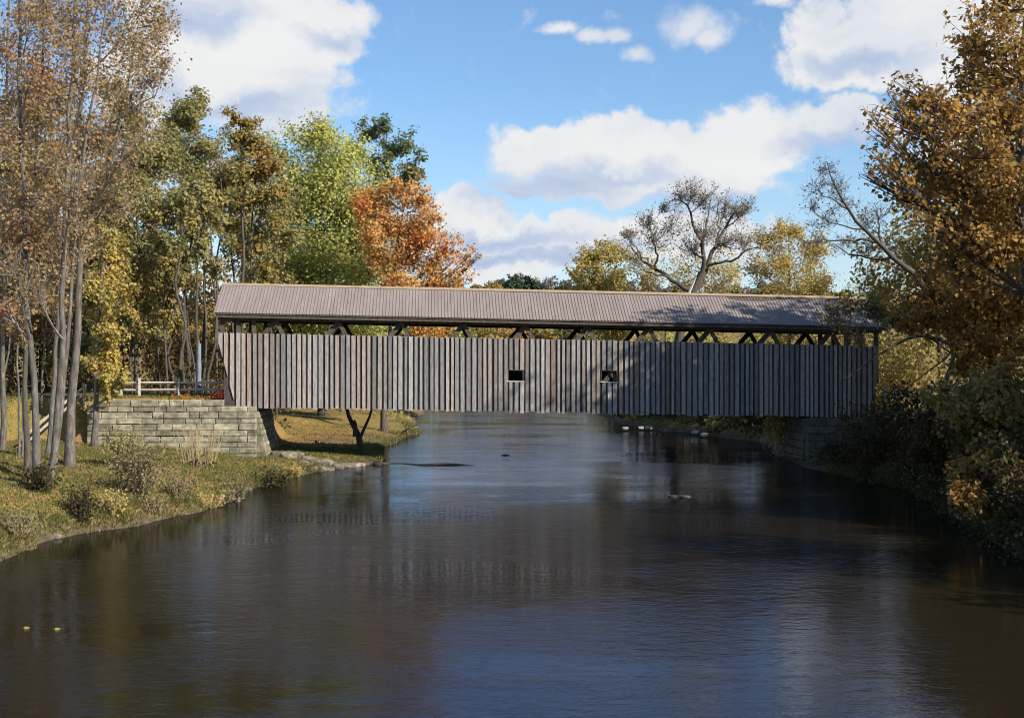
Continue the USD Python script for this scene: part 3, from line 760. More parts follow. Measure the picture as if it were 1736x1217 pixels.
def stem(basepx, pts, r0, r1, dY=0.0):
    b = hit(*basepx)
    return b, ([b - [0, 0, .25]] + px_path(pts, b[1] + dY * .3, b[1] + dY), r0, r1)


R_ = lambda s: np.random.default_rng(s)
# ---- left bank: tall slender maples with thin rusty leaves
b, s1 = stem((63, 822), [(64, 760), (58, 690), (53, 610), (46, 500), (43, 400), (40, 300), (33, 180), (35, 80), (31, -40), (28, -130)], .13, .045)
tree('maple_tree', 'grey maple trunk bowing left from the bushy clump nearest the water on the left bank', 'tree', b, [s1],
     blobs_px([(20, -60, 65), (-10, 40, 55), (50, 10, 50), (10, 140, 60), (55, 120, 45), (-5, 250, 60), (60, 230, 48), (10, 350, 55), (55, 340, 45), (25, 440, 45), (5, 510, 35)], b[1], R_(1), 3),
     'rust', 4300, .10, 101, BARK, TWIG, n_sec=14, n_twig=8, twig_r=.009, even=3, spread=.22)
b, s1 = stem((80, 821), [(91, 770), (100, 690), (103, 600), (105, 500), (108, 400), (112, 320), (118, 200), (124, 80), (127, -40), (125, -130)], .135, .045)
s2 = (px_path([(96, 745), (105, 690), (114, 610), (120, 530), (126, 440), (131, 330), (150, 220), (170, 100), (180, -20)], b[1] + .1, b[1] + 1.2), .085, .03)
tree('maple_tree', 'forked grey maple curving up and right beside the bowing trunk on the left bank', 'tree', b, [s1, s2],
     blobs_px([(100, -60, 65), (130, 20, 55), (90, 70, 50), (150, 110, 55), (95, 165, 55), (140, 210, 50), (90, 260, 50), (130, 310, 50), (80, 360, 45), (130, 400, 45), (90, 450, 40), (60, 480, 35)], b[1], R_(2), 3),
     'rust', 5000, .10, 102, BARK, TWIG, n_sec=14, n_twig=8, twig_r=.009, even=3, spread=.22)
b, s1 = stem((118, 791), [(118, 740), (122, 680), (130, 600), (133, 520), (134, 420), (137, 340), (134, 245), (140, 130), (150, 20), (156, -110)], .185, .055)
lim = [([P(132, 300, b[1]), P(150, 245, b[1] - .3), P(175, 222, b[1] - .6), P(215, 192, b[1] - .9), P(262, 165, b[1] - 1.1)], .085, .02),
       ([P(135, 400, b[1]), P(160, 330, b[1] + .4), P(190, 250, b[1] + .9), P(215, 150, b[1] + 1.4), P(235, 40, b[1] + 1.6)], .07, .02)]
tree('maple_tree', 'thickest pale grey maple on the left bank, standing straight with the widest rusty crown', 'tree', b, [s1],
     blobs_px([(190, -50, 70), (255, 0, 48), (268, 60, 38), (240, 95, 50), (190, 50, 60), (255, 135, 34), (215, 165, 45), (170, 140, 55), (155, 230, 55), (215, 240, 48), (180, 300, 50), (245, 215, 35), (120, 330, 50), (205, 350, 40), (150, 390, 45), (290, 30, 22), (280, 105, 20)], b[1], R_(3), 3.5),
     'rust', 8800, .10, 103, BARK, TWIG, limbs=lim, n_sec=14, n_twig=8, twig_r=.009, even=3, spread=.22)
b, s1 = stem((4, 765), [(6, 700), (2, 600), (7, 500), (5, 300), (12, 100), (15, -100)], .12, .04)
tree('maple_tree', 'slim grey maple cut by the left edge of the picture', 'tree', b, [s1],
     blobs_px([(-20, -40, 60), (0, 90, 55), (-20, 220, 60), (10, 320, 45), (-10, 430, 50), (15, 540, 35)], b[1], R_(4), 3), 'rust', 5000, .10, 104, BARK, TWIG, n_sec=12, n_twig=6, twig_r=.009)
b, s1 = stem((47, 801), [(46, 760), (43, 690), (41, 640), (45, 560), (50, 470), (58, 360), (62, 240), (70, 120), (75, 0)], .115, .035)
tree('maple_tree', 'shade-darkened maple behind the bushy clump, left of the bowing grey trunk', 'tree', b, [s1],
     blobs_px([(60, 20, 50), (75, 110, 50), (55, 200, 50), (75, 300, 50), (45, 400, 45), (70, 500, 40), (35, 560, 30)], b[1], R_(5), 3), 'rust', 5500, .10, 105, BARKD, TWIG, n_sec=12, n_twig=6, twig_r=.009)  # shade on this trunk is put into its colour by the darker bark
b, s1 = stem((82, 771), [(86, 720), (89, 670), (94, 610), (98, 540), (104, 430), (112, 300), (120, 180), (128, 60)], .12, .035)
tree('maple_tree', 'grey maple set back behind the forked curving one, seen between the pair of near trunks', 'tree', b, [s1],
     blobs_px([(120, 70, 45), (110, 170, 50), (140, 250, 45), (100, 330, 45), (125, 430, 40), (90, 520, 35)], b[1], R_(6), 3), 'rust', 5000, .10, 106, BARK, TWIG, n_sec=12, n_twig=6, twig_r=.009)
for k, (bp, pts, r, lab) in enumerate([((32, 778), [(32, 690), (31, 600), (28, 520), (30, 400), (38, 280)], .05, 'thin crooked sapling on the lawn left of the shade-darkened maple'),
                                       ((38, 776), [(38, 700), (40, 620), (44, 540), (40, 430)], .035, 'thinnest dark sapling rising close beside the crooked sapling on the lawn'),
                                       ((70, 700), [(71, 640), (78, 560), (85, 480), (95, 380)], .06, 'slim sapling at the wood edge seen between the maple trunks'),
                                       ((12, 690), [(8, 640), (20, 560), (38, 480), (50, 400)], .06, 'leaning pale sapling at the wood edge near the left side of the lawn')]):
    b, s1 = stem(bp, pts, r, r * .4)
    tp = pts[-1]
    tree('sapling', lab, 'sapling', b, [s1], blobs_px([(tp[0], tp[1], 32), (tp[0] + 10, tp[1] + 70, 26), (tp[0] - 15, tp[1] + 120, 22)], b[1], R_(30 + k), 1.5),
         'rust', 700, .14, 130 + k, BARK, TWIG, n_sec=7, n_twig=5, twig_r=.008)
# ---- the yellow tree at the end of the wall
b, s1 = stem((160, 757), [(161, 720), (163, 680), (165, 620), (168, 540), (173, 460), (180, 390)], .17, .05)
tree('yellow_tree', 'bright yellow-green leafy tree at the left end of the stone wall', 'tree', b, [s1],
     blobs_px([(183, 640, 26), (196, 600, 34), (172, 590, 30), (205, 640, 20), (190, 555, 36), (165, 540, 30), (205, 505, 32), (180, 490, 34), (190, 440, 34), (176, 400, 30), (155, 620, 20), (186, 665, 14), (160, 480, 24)], b[1], R_(7), 1.2),
     'yellow', 8500, .15, 107, BARK, TWIG, n_sec=9, n_twig=6)


# ---- woods behind the fence and the left end of the bridge
def wood_tree(name, label, bx, Y, topbase, specs, mat, n, size, seed, r0=.2, bark=BARKD, group=None, lean=0, **kw):
    """bx: photo column of the foot; topbase: photo row where the trunk ends"""
    x = (bx - CX) / F * Y; b = on(x, Y)
    top = P(bx + lean, topbase, Y)
    wg = R_(seed + 900).normal(0, 1, (4, 2)) * kw.pop('wander', .12)
    mids = [b - [0, 0, .3]] + [b + (top - b) * [f, f, g_] + [w_[0], w_[1], 0] for f, g_, w_ in zip((.05, .2, .42, .72), (.16, .36, .56, .8), wg)] + [top]
    return tree(name, label, 'tree', b, [(mids, r0, .04)], blobs_px(specs, Y, R_(seed + 500)), mat, n, size, seed, bark, kw.pop('twig', TWIGD), group, **kw)


wood_tree('ash_tree', 'olive and rust tree filling the wood above the left part of the rail fence', 232, 88, 230,
          [(225, 420, 48), (262, 350, 50), (235, 290, 50), (280, 270, 48), (300, 350, 42), (205, 340, 42), (272, 430, 42), (300, 440, 34), (240, 480, 40), (280, 500, 34), (215, 530, 36), (255, 560, 30)], 'olive', 20000, .165, 201, even=2)
wood_tree('ash_tree', 'green topped tree whose crown pokes up just right of the rusty maples', 318, 97, 175,
          [(342, 172, 22), (330, 205, 34), (300, 200, 36), (352, 250, 32), (312, 270, 42), (285, 230, 34), (345, 310, 34)], 'olive', 9500, .17, 202, twig=TWIG, even=2)
wood_tree('oak_tree', 'brown-orange tree with two pointed tufts above the left end of the bridge roof', 408, 93, 210,
          [(392, 200, 18), (428, 212, 18), (398, 235, 28), (430, 250, 30), (400, 290, 36), (445, 290, 34), (460, 330, 30), (380, 320, 34), (425, 335, 36), (470, 280, 22)], 'brown', 13000, .16, 203, n_sec=10, even=2)
wood_tree('oak_tree', 'olive brown tree behind the group of bare slender trunks left of the bridge', 345, 112, 300,
          [(350, 300, 34), (320, 340, 34), (365, 350, 30), (390, 370, 30), (430, 390, 32), (300, 390, 30), (460, 380, 28)], 'olive', 6500, .19, 204, even=2)
wood_tree('ash_tree', 'gold flecked tree behind the yellow tree at the wall end', 150, 92, 330,
          [(150, 360, 40), (120, 420, 42), (170, 430, 40), (140, 490, 42), (110, 530, 38), (165, 540, 36), (130, 590, 34)], 'olive', 7500, .2, 205)
wood_tree('ash_tree', 'rusty tree in the wood behind the thick maple and the forked maple', 95, 98, 250,
          [(95, 260, 46), (60, 320, 46), (120, 320, 44), (80, 400, 46), (40, 420, 44), (105, 460, 44), (60, 500, 44), (85, 560, 40)], 'rust', 8500, .2, 206)
wood_tree('ash_tree', 'olive tree in the wood behind the leftmost slim trunks', 15, 96, 250,
          [(10, 270, 48), (-20, 350, 48), (40, 350, 46), (10, 430, 48), (-20, 500, 46), (30, 520, 44), (0, 580, 40)], 'olive', 8500, .2, 207)
wood_tree('ash_tree', 'tall greenish tree in the wood behind the widest rusty crown', 205, 104, 170,
          [(205, 190, 44), (175, 250, 46), (235, 220, 42), (200, 310, 46), (160, 340, 42), (250, 290, 40), (190, 390, 44)], 'olive', 8000, .21, 208)
wood_tree('ash_tree', 'tall rusty tree farthest back in the wood behind the bowing maple', 50, 112, 150,
          [(50, 180, 46), (15, 230, 46), (85, 210, 44), (45, 290, 48), (100, 300, 44), (0, 320, 44)], 'rust', 7000, .22, 209)
slender = [(303, 82, 330, 6, .13, 'dark slender trunk standing left of the blue sky gap in the wood'),
           (318, 90, 340, 8, .10, 'thin dark trunk just inside the left of the blue sky gap'),
           (333, 84, 300, -2, .13, 'straight dark trunk right of the blue sky gap, behind the pale post'),
           (347, 92, 320, 10, .11, 'dark trunk rising close to the right of the pale post'),
           (360, 86, 330, -8, .10, 'thin trunk closest to the left tip of the bridge roof'),
           (392, 96, 300, 12, .13, 'dark trunk behind the roof tip, leftmost of those above the roof'),
           (410, 100, 330, -6, .11, 'dark trunk second from the left among those above the roof'),
           (432, 95, 330, 22, .12, 'dark trunk leaning right, third among those above the roof'),
           (455, 98, 350, 26, .11, 'dark right-leaning trunk against the green-yellow tree'),
           (290, 87, 420, 4, .12, 'short dark trunk above the fence post nearest the bridge'),
           (262, 90, 430, 3, .12, 'dark trunk beside the orange shrub behind the fence'),
           (226, 86, 440, -3, .12, 'dark trunk above the middle posts of the rail fence'),
           (212, 92, 430, 4, .09, 'thin dark trunk at the right edge of the yellow tree'),
           (325, 88, 300, 16, .08, 'thin bent dark trunk crossing the blue sky gap'),
           (372, 90, 280, 26, .10, 'right-bending dark trunk just left of the roof ridge tip'),
           (422, 104, 300, -18, .09, 'thin dark trunk leaning left over the roof'),
           (470, 103, 340, 30, .09, 'thin dark trunk leaning most to the right over the roof'),
           (278, 84, 400, -10, .08, 'thin leaning dark trunk between the orange shrub and the short dark trunk')]
for k, (bx, Y, top, lean, r, lab) in enumerate(slender):
    wood_tree('slender_tree', lab, bx, Y, top, [(bx + lean, top + 10, 26), (bx + lean + 14, top + 50, 24), (bx + lean - 12, top + 85, 22), (bx + lean * .6 + 8, top + 130, 20)], 'brown' if k % 2 else 'olive', 1100, .19, 240 + k, r0=r,
              group='slender trunks in the wood', n_sec=9, n_twig=6, twig_r=.012, wander=.17)
# ---- behind the bridge, left to right
wood_tree('maple_tree', 'large green-yellow tree rising behind the left third of the bridge roof', 545, 106, 235,
          [(520, 235, 36), (562, 228, 36), (470, 290, 44), (455, 250, 28), (600, 262, 36), (620, 330, 56), (560, 315, 66), (490, 350, 50), (540, 410, 70), (630, 400, 50), (600, 455, 64), (500, 450, 56), (455, 420, 42), (655, 450, 34),
           (560, 520, 74), (480, 530, 58), (640, 535, 50), (530, 610, 60), (600, 600, 55), (545, 300, 50), (580, 370, 55), (520, 330, 45), (560, 470, 60), (450, 480, 40), (440, 540, 45), (660, 390, 30)], 'green', 52000, .185, 301, r0=.3, even=2.5, n_sec=12, n_twig=7, spread=.24)
wood_tree('poplar_tree', 'tall airy tree with dark tufted top behind the orange maple', 655, 126, 225,
          [(622, 228, 24), (650, 212, 22), (690, 245, 22), (714, 262, 13), (705, 292, 20), (662, 262, 28), (640, 285, 28), (690, 300, 24), (600, 260, 22), (660, 320, 28), (716, 300, 10)], 'dark', 7500, .2, 302, r0=.22, n_sec=8, twig=TWIG)
wood_tree('maple_tree', 'orange maple overhanging the bridge roof right of the green-yellow tree', 652, 99, 345,
          [(640, 335, 36), (690, 335, 36), (650, 385, 36), (705, 382, 42), (742, 362, 16), (735, 402, 28), (768, 416, 22), (798, 432, 15), (760, 450, 36), (705, 445, 48), (788, 470, 22), (680, 485, 38), (730, 492, 42), (772, 502, 26), (650, 500, 30), (720, 545, 40), (812, 436, 7), (670, 310, 18), (720, 335, 18), (615, 350, 24), (625, 400, 28), (690, 420, 40), (720, 385, 30), (750, 430, 30), (640, 440, 30)],
          'orange', 17000, .17, 303, r0=.24, n_sec=11, lean=35, even=1.1, spread=.18)
for k, (px, Y, top, r, mat, lab) in enumerate([(705, 292, 552, 20, 'green', 'yellow-green bushy tree far up the river, leftmost of its row'),
                                              (745, 300, 550, 20, 'yellow', 'yellow bushy tree far up the river, second in its row from the left'),
                                              (790, 305, 548, 20, 'green', 'yellow-green bushy tree far up the river, third in its row from the left'),
                                              (835, 300, 550, 20, 'brown', 'rust bushy tree far up the river, seen over the first window'),
                                              (880, 305, 549, 20, 'orange', 'orange bushy tree far up the river just right of the first window'),
                                              (925, 300, 551, 20, 'brown', 'brown bushy tree far up the river between the two windows'),
                                              (968, 292, 549, 20, 'olive', 'olive bushy tree far up the river left of the second window')]):
    wood_tree('bushy_tree', lab, px, Y, top + 14, [(px, top + 6, r * .7), (px - 15, top + 16, r), (px + 15, top + 16, r), (px - 4, top + 30, r), (px + 20, top + 36, r), (px - 22, top + 38, r), (px + 4, top + 44, r)], mat, 2600, .5, 320 + k, n_sec=6, n_twig=4)
wood_tree('maple_tree', 'gold and green rounded tree behind the roof left of the bare willow', 1085, 121, 445,
          [(985, 442, 24), (1022, 432, 26), (1052, 428, 26), (965, 468, 22), (1000, 474, 36), (1050, 470, 36), (955, 490, 18), (1000, 525, 46), (1060, 535, 46), (1030, 590, 46)], 'yellow', 15000, .18, 304, twig=TWIG, lean=-70, even=2)
wood_tree('maple_tree', 'brown twiggy half bare tree directly behind the bare willow', 1130, 128, 520,
          [(1110, 455, 36), (1160, 455, 38), (1215, 445, 40), (1250, 460, 32), (1090, 490, 34), (1180, 500, 44), (1240, 510, 40), (1140, 540, 44), (1200, 570, 44), (1110, 590, 40), (1240, 600, 42), (1170, 640, 40), (1220, 660, 34)], 'willow', 11000, .17, 305, even=2, twig=TWIG, n_sec=12, n_twig=7)
wood_tree('willow_tree', 'golden feathery tree behind the roof right of the bare willow', 1338, 117, 400,
          [(1298, 412, 32), (1330, 392, 26), (1352, 398, 26), (1388, 420, 28), (1320, 450, 42), (1378, 458, 40), (1405, 480, 24), (1278, 450, 26), (1340, 500, 52), (1290, 500, 38), (1398, 520, 34), (1330, 560, 46), (1290, 610, 42), (1350, 620, 42), (1400, 590, 36), (1310, 660, 36)], 'willow', 24000, .15, 306, even=2.5, twig=TWIG, vertical=.5, n_sec=10)
# bare willow
Yw = 113.0; bw = on((1135 - CX) / F * Yw, Yw)
wp = lambda pts, d=0: px_path(pts, Yw, Yw + d)
lim = [(wp([(1182, 482), (1197, 452), (1212, 420), (1226, 392), (1246, 362), (1268, 345)], 2), .24, .05), (wp([(1196, 455), (1230, 441), (1262, 428), (1290, 420)], -2), .15, .03),
       (wp([(1190, 465), (1191, 430), (1182, 395), (1170, 362), (1150, 330)], -1), .22, .05), (wp([(1188, 420), (1200, 372), (1206, 335)], 1.5), .13, .03),
       (wp([(1172, 494), (1140, 477), (1110, 456), (1086, 440), (1070, 420)], 1.5), .24, .05), (wp([(1112, 458), (1112, 424), (1102, 392), (1094, 376)], 2), .12, .03),
       (wp([(1132, 470), (1095, 461), (1066, 458)], -1.5), .10, .03), (wp([(1212, 420), (1220, 385), (1216, 350), (1226, 335)], 1), .10, .03), (wp([(1110, 456), (1080, 425), (1062, 398)], -1), .09, .03)]
tree('willow_tree', 'bare dark willow with spreading crooked boughs above the right part of the roof', 'tree', bw, [([bw - [0, 0, .3]] + wp([(1140, 640), (1152, 570), (1165, 515), (1182, 482), (1190, 462)]), .55, .28)],
     blobs_px([(1155, 335, 30), (1180, 328, 26), (1200, 335, 30), (1222, 358, 34), (1250, 362, 30), (1268, 352, 20), (1150, 378, 32), (1098, 380, 28), (1072, 400, 20), (1060, 398, 12), (1108, 412, 34), (1195, 388, 36), (1262, 412, 28), (1230, 412, 34), (1170, 420, 34), (1075, 440, 28), (1130, 350, 14)], Yw, R_(60), 2),
     'twiggy', 2600, .14, 307, BARKD, TWIG, limbs=lim, n_sec=20, n_twig=9, twig_r=.016, vertical=.5, twig_len=(.25, .5), kink=.08)
single('snag', tubes(smooth_path(px_path([(1158, 520), (1168, 498), (1175, 482), (1180, 470)], 108), 8)[None], np.linspace(.14, .06, 8)[None], 6), BARKP, 'pale broken snag leaning against the foot of the bare willow', 'dead branch')
# bare boughs reaching in from the right
Yb = 86.0; bb = on((1600 - CX) / F * Yb, Yb)
bp = lambda pts, d=0: px_path(pts, Yb, Yb + d)
lim = [(bp([(1548, 462), (1515, 435), (1490, 412), (1465, 385), (1435, 350), (1412, 310), (1402, 275)], -2), .19, .03), (bp([(1520, 440), (1480, 438), (1445, 432), (1415, 415)], 1.5), .10, .03),
       (bp([(1492, 413), (1450, 407), (1410, 408), (1375, 410)], -1.5), .10, .025), (bp([(1492, 412), (1490, 375), (1482, 345)], 1), .07, .02), (bp([(1440, 357), (1420, 345), (1395, 330), (1380, 310)], -.5), .06, .02),
       (bp([(1470, 388), (1430, 385), (1395, 372), (1365, 352)], 1), .06, .02)]
tree('bare_tree', 'nearly leafless tree leaning left with thin arching boughs before the clouds at the right', 'tree', bb, [([bb - [0, 0, .3]] + bp([(1596, 600), (1580, 520), (1548, 462)]), .34, .18)],
     blobs_px([(1402, 285, 26), (1420, 310, 30), (1385, 320, 28), (1435, 345, 34), (1400, 372, 34), (1455, 372, 34), (1372, 352, 20), (1380, 405, 26), (1430, 415, 30), (1490, 370, 34), (1470, 420, 30), (1510, 410, 30)], Yb, R_(61), 1.5),
     'twiggy', 900, .12, 308, BARKD, TWIGD, limbs=lim, n_sec=15, n_twig=8, twig_r=.011, vertical=.2, kink=.05)
wood_tree('bare_tree', 'thin grey-green half bare tree behind the right end of the roof', 1508, 132, 440,
          [(1500, 450, 26), (1472, 470, 24), (1532, 468, 26), (1510, 490, 26), (1450, 492, 20), (1545, 500, 24), (1488, 500, 22)], 'olive', 1000, .2, 309, twig=TWIG, n_sec=14, n_twig=8, twig_r=.014, vertical=.4)
# far pines and woods up the valley
for k, (px, py, r, Y, lab) in enumerate([(870, 478, 11, 620, 'dark green round-headed pine on the skyline, left of the pair'), (897, 481, 10, 620, 'dark green pine on the skyline, right of the pair with a ragged top')]):
    wood_tree('pine_tree', lab, px, Y, py, [(px, py, r), (px - 7, py + 8, r), (px + 8, py + 7, r), (px, py + 16, r * 1.2), (px + 12, py + 18, r), (px - 10, py + 22, r)], 'pine', 3000, .9, 340 + k, n_sec=7, n_twig=4)


# ---- right bank
b = on(18.2, 47)
tree('oak_tree', 'gold leaved oak towering over the right bank, nearest the viewer', 'tree', b,
     [([b - [0, 0, .3], b + [.1, 0, 5], b + [-.2, .3, 10], b + [-.2, .2, 15], b + [0, 0, 18.5]], .32, .07)],
     blobs_px([(1640, 60, 40), (1690, 20, 60), (1720, 90, 60), (1625, 110, 42), (1660, 140, 55), (1530, 155, 34), (1505, 190, 34), (1480, 215, 26), (1550, 200, 45), (1600, 180, 48), (1490, 275, 34), (1530, 260, 48), (1580, 260, 52), (1640, 230, 60), (1700, 200, 65),
               (1510, 310, 30), (1550, 320, 40), (1610, 320, 55), (1690, 310, 70), (1580, 380, 45), (1650, 400, 65), (1720, 410, 65), (1610, 450, 45), (1470, 300, 16)], b[1] , R_(70), 2.2),
     'oak', 11500, .145, 401, BARKD, TWIGD, n_sec=12, n_twig=7, even=1.3, limb_max=.075, attach=.45)
b = on(26.5, 64)
cr = []
rr = R_(71)
for k in range(60):
    d = rr.normal(size=3); d /= np.linalg.norm(d); d *= rr.uniform(.3, 1) ** .5
    cr.append((np.array([29.6, 64.0, 14.4]) + d * [8.6, 2.6, 6.6], np.full(3, rr.uniform(1.5, 2.3))))
tree('oak_tree', 'dense bronze tree on the right bank whose shade falls across the bridge', 'tree', b,
     [([b - [0, 0, .3], b + [1, 0, 4], b + [2.5, 0, 9], b + [4, 0, 14]], .4, .1)], cr, 'brown', 42000, .24, 402, BARKD, TWIGD, n_sec=8, n_twig=5)
for k, (px, py, Y, sp, mat, n, lab) in enumerate([
        (1650, 640, 58, [(1600, 470, 45), (1660, 500, 60), (1720, 520, 60), (1575, 525, 40), (1530, 535, 28), (1640, 570, 50), (1700, 600, 60), (1630, 620, 30), (1555, 500, 30)], 'oak', 12000, 'bronze leaved tree below the gold oak, its boughs touching the right end of the roof'),
        (1690, 780, 50, [(1640, 660, 45), (1700, 660, 55), (1620, 720, 45), (1680, 740, 60), (1730, 700, 50), (1600, 680, 30)], 'brown', 7000, 'dark brown leafy thicket tree low on the right bank'),
        (1700, 860, 45, [(1660, 800, 40), (1710, 790, 50), (1640, 850, 34), (1690, 860, 44), (1735, 840, 44), (1620, 800, 28)], 'oak', 5500, 'small gold flecked tree at the right water edge'),
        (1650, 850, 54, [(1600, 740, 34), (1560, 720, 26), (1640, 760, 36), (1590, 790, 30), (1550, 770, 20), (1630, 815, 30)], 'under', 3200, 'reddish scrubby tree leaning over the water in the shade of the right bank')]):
    b = on((px - CX) / F * Y, Y)
    tree('thicket_tree', lab, 'tree', b, [([b - [0, 0, .3], P(px, sp[0][1] + 60, Y), P(px - 10, sp[0][1], Y)], .16, .05)], blobs_px(sp, Y, R_(80 + k), 2.0), mat, n, .15, 410 + k, n_sec=9, n_twig=5)
b = on((1560 - CX) / F * 66, 66)
lim = [(px_path([(1610, 585), (1560, 570), (1510, 590), (1465, 620), (1425, 650)], 66, 65), .09, .02), (px_path([(1640, 560), (1600, 610), (1560, 640), (1540, 655)], 64, 66), .06, .02),
       (px_path([(1580, 575), (1530, 560), (1480, 530), (1440, 510), (1400, 495)], 66, 67), .05, .015)]
tree('bare_tree', 'dark twiggy tree reaching bare branches across the right end of the bridge', 'tree', b, [([b - [0, 0, .3], P(1600, 660, 66), P(1620, 590, 66), P(1640, 540, 65)], .16, .08)],
     blobs_px([(1430, 520, 30), (1470, 515, 30), (1400, 530, 22), (1500, 540, 30), (1450, 560, 22), (1530, 540, 26), (1555, 530, 24)], 67, R_(90), .8), 'brown', 1500, .14, 420, BARKD, TWIGD, limbs=lim, n_sec=24, n_twig=9, twig_r=.008)


# ------------------------------------------------------------------ shrubs and undergrowth
def shrub(name, label, cat, base, w, h, mat, n, size, seed, stems=9, bark=TWIGD, spread=.16, sway=.5, group=None, spill=0.0):
    rng = np.random.default_rng(seed)
    t = Thing(name, base, label, cat, group)
    th = rng.uniform(0, 2 * np.pi, stems); rr = np.sqrt(rng.uniform(0, 1, stems)) * w / 2
    a = base + np.stack([rr * np.cos(th) * .35, rr * np.sin(th) * .35, np.full(stems, -.1)], 1)
    e = base + np.stack([rr * np.cos(th), rr * np.sin(th), h * rng.uniform(.55, 1.0, stems)], 1)
    c = (a + e) / 2 + np.array([0, 0, .15 * h]) + rng.normal(0, .06 * w, a.shape)
    S = bezier(a, c, e, 6)
    parts = [tubes(S, np.full((stems, 1), .014) * np.linspace(1, .4, 6), 4)]
    nt = stems * 8
    si = rng.integers(0, stems, nt); ki = rng.integers(1, 6, nt)
    ta = S[si, ki]; d = rng.normal(size=(nt, 3)) + [0, 0, .5 - spill]; d /= np.linalg.norm(d, axis=1, keepdims=True)
    tb = ta + d * (rng.uniform(.15, .4, nt) * min(w, h) * sway * 1.4)[:, None]
    parts.append(tubes(bezier(ta, (ta + tb) / 2 + rng.normal(0, .03, ta.shape), tb, 3), np.full((nt, 3), .006), 3))
    t.part('stems', join(parts), bark)
    if n:
        pk = rng.integers(0, nt, n); tt = rng.uniform(0, 1.1, n)[:, None]
        t.part('foliage', leaves(ta[pk] * (1 - tt) + tb[pk] * tt + rng.normal(0, spread * min(w, h), (n, 3)), size, rng), LEAF[mat])
    return t


sh = [((62, 832), 1.3, .9, 'under', 900, .09, 'low leafy clump around the feet of the leaning maple trunks'),
      ((232, 838), 2.2, 1.7, 'twiggy', 1500, .09, 'straggly brown weeds on the bank below the stone wall'),
      ((215, 790), 1.6, 1.5, 'olive', 900, .09, 'thin olive shrub left of the straggly brown weeds on the grass'),
      ((135, 884), 1.0, 1.0, 'under', 900, .08, 'small dark bush on the bank edge below the maples'),
      ((450, 828), 2.4, .8, 'under', 900, .09, 'dark scrub at the water edge in front of the abutment'),
      ((395, 845), 1.8, .55, 'twiggy', 600, .08, 'low dry brush at the water edge below the tall reedy stems'),
      ((270, 648), 2.6, 2.6, 'orange', 1500, .16, 'orange shrub behind the rail fence among the dark trunks'),
      ((398, 684), .5, 1.3, 'yellow', 260, .08, 'yellow-green weed against the left corner of the bridge siding'),
      ((372, 676), .8, .42, 'red', 200, .06, 'bright red flowering plant at the end of the fence by the bridge'),
      ((311, 679), 1.3, .28, 'flower', 420, .06, 'orange flower clump on top of the wall below the middle fence post'),
      ((345, 679), 1.3, .25, 'flower', 300, .06, 'pinkish flower clump on the wall between the orange flowers and the red plant')]
for k, (bp_, w, h, mat, n, size, lab) in enumerate(sh):
    shrub('shrub' if 'flower' not in lab else 'flower_clump', lab, 'shrub' if 'flower' not in lab else 'flowers', hit(*bp_), w, h, mat, n, size, 600 + k, stems=12)
for k, (px, py, w_, h_, lab) in enumerate([(185, 868, 1.4, .7, 'low tan weeds on the bank slope right of the small dark bush'), (300, 842, 1.3, .8, 'tan seed-headed weeds on the bank below the tall reedy stems'), (350, 862, 1.5, .6, 'brown weeds overhanging the water edge on the left bank'),
                                            (25, 905, 1.6, .6, 'dry weeds on the bank nearest the lower left corner'), (500, 806, 1.2, .5, 'dry weeds at the water edge below the abutment foot'), (255, 868, 1.2, .55, 'rusty weeds at the bank edge below the straggly brown weeds')]):
    shrub('weed_clump', lab, 'weeds', hit(px, py), w_, h_, 'twiggy' if k % 2 else 'willow', 420, .075, 680 + k, stems=22, bark=REED)
# tall dry stems below the wall
b = hit(335, 793)
rng = R_(640)
rd = Thing('reed_clump', b, 'clump of tall dry reedy stems fanning up before the stone wall', 'weeds')
n = 90
th, rr = rng.uniform(0, 2 * np.pi, n), np.sqrt(rng.uniform(0, 1, n))
a = b + np.stack([rr * np.cos(th) * .7, rr * np.sin(th) * .4, np.full(n, -.1)], 1)
e = b + np.stack([rr * np.cos(th) * 1.15 + rng.normal(0, .12, n), rr * np.sin(th) * .7, rng.uniform(.8, 2.0, n)], 1)
rd.part('stems', tubes(bezier(a, (a + e) / 2 + rng.normal(0, .05, a.shape), e, 5), np.full((n, 1), .013) * np.linspace(1, .5, 5), 4), REED)
rd.part('foliage', leaves(np.vstack([a + rng.normal(0, .15, a.shape) + [0, 0, .2]] * 4), .1, rng), LEAF['under'])

# tan stump with a hollow beside the abutment foot
b = hit(435, 772)
stp = Thing('stump', b, 'tan weathered stump standing on the grass at the abutment foot', 'stump')
p = smooth_path([b - [0, 0, .2], b + [.03, 0, .3], b + [.06, 0, .72]], 6)
stp.part('trunk', tubes(p[None], np.array([[.17, .15, .13, .125, .11, .05]]), 7), TAN, smooth=True)
stp.part('broken_side', tubes(smooth_path([b + [-.28, .05, -.1], b + [-.26, .05, .15], b + [-.22, .05, .36]], 5)[None], np.array([[.15, .14, .14, .13, .06]]), 6), TIMBER)  # dark solid standing in for the shade of the hollow


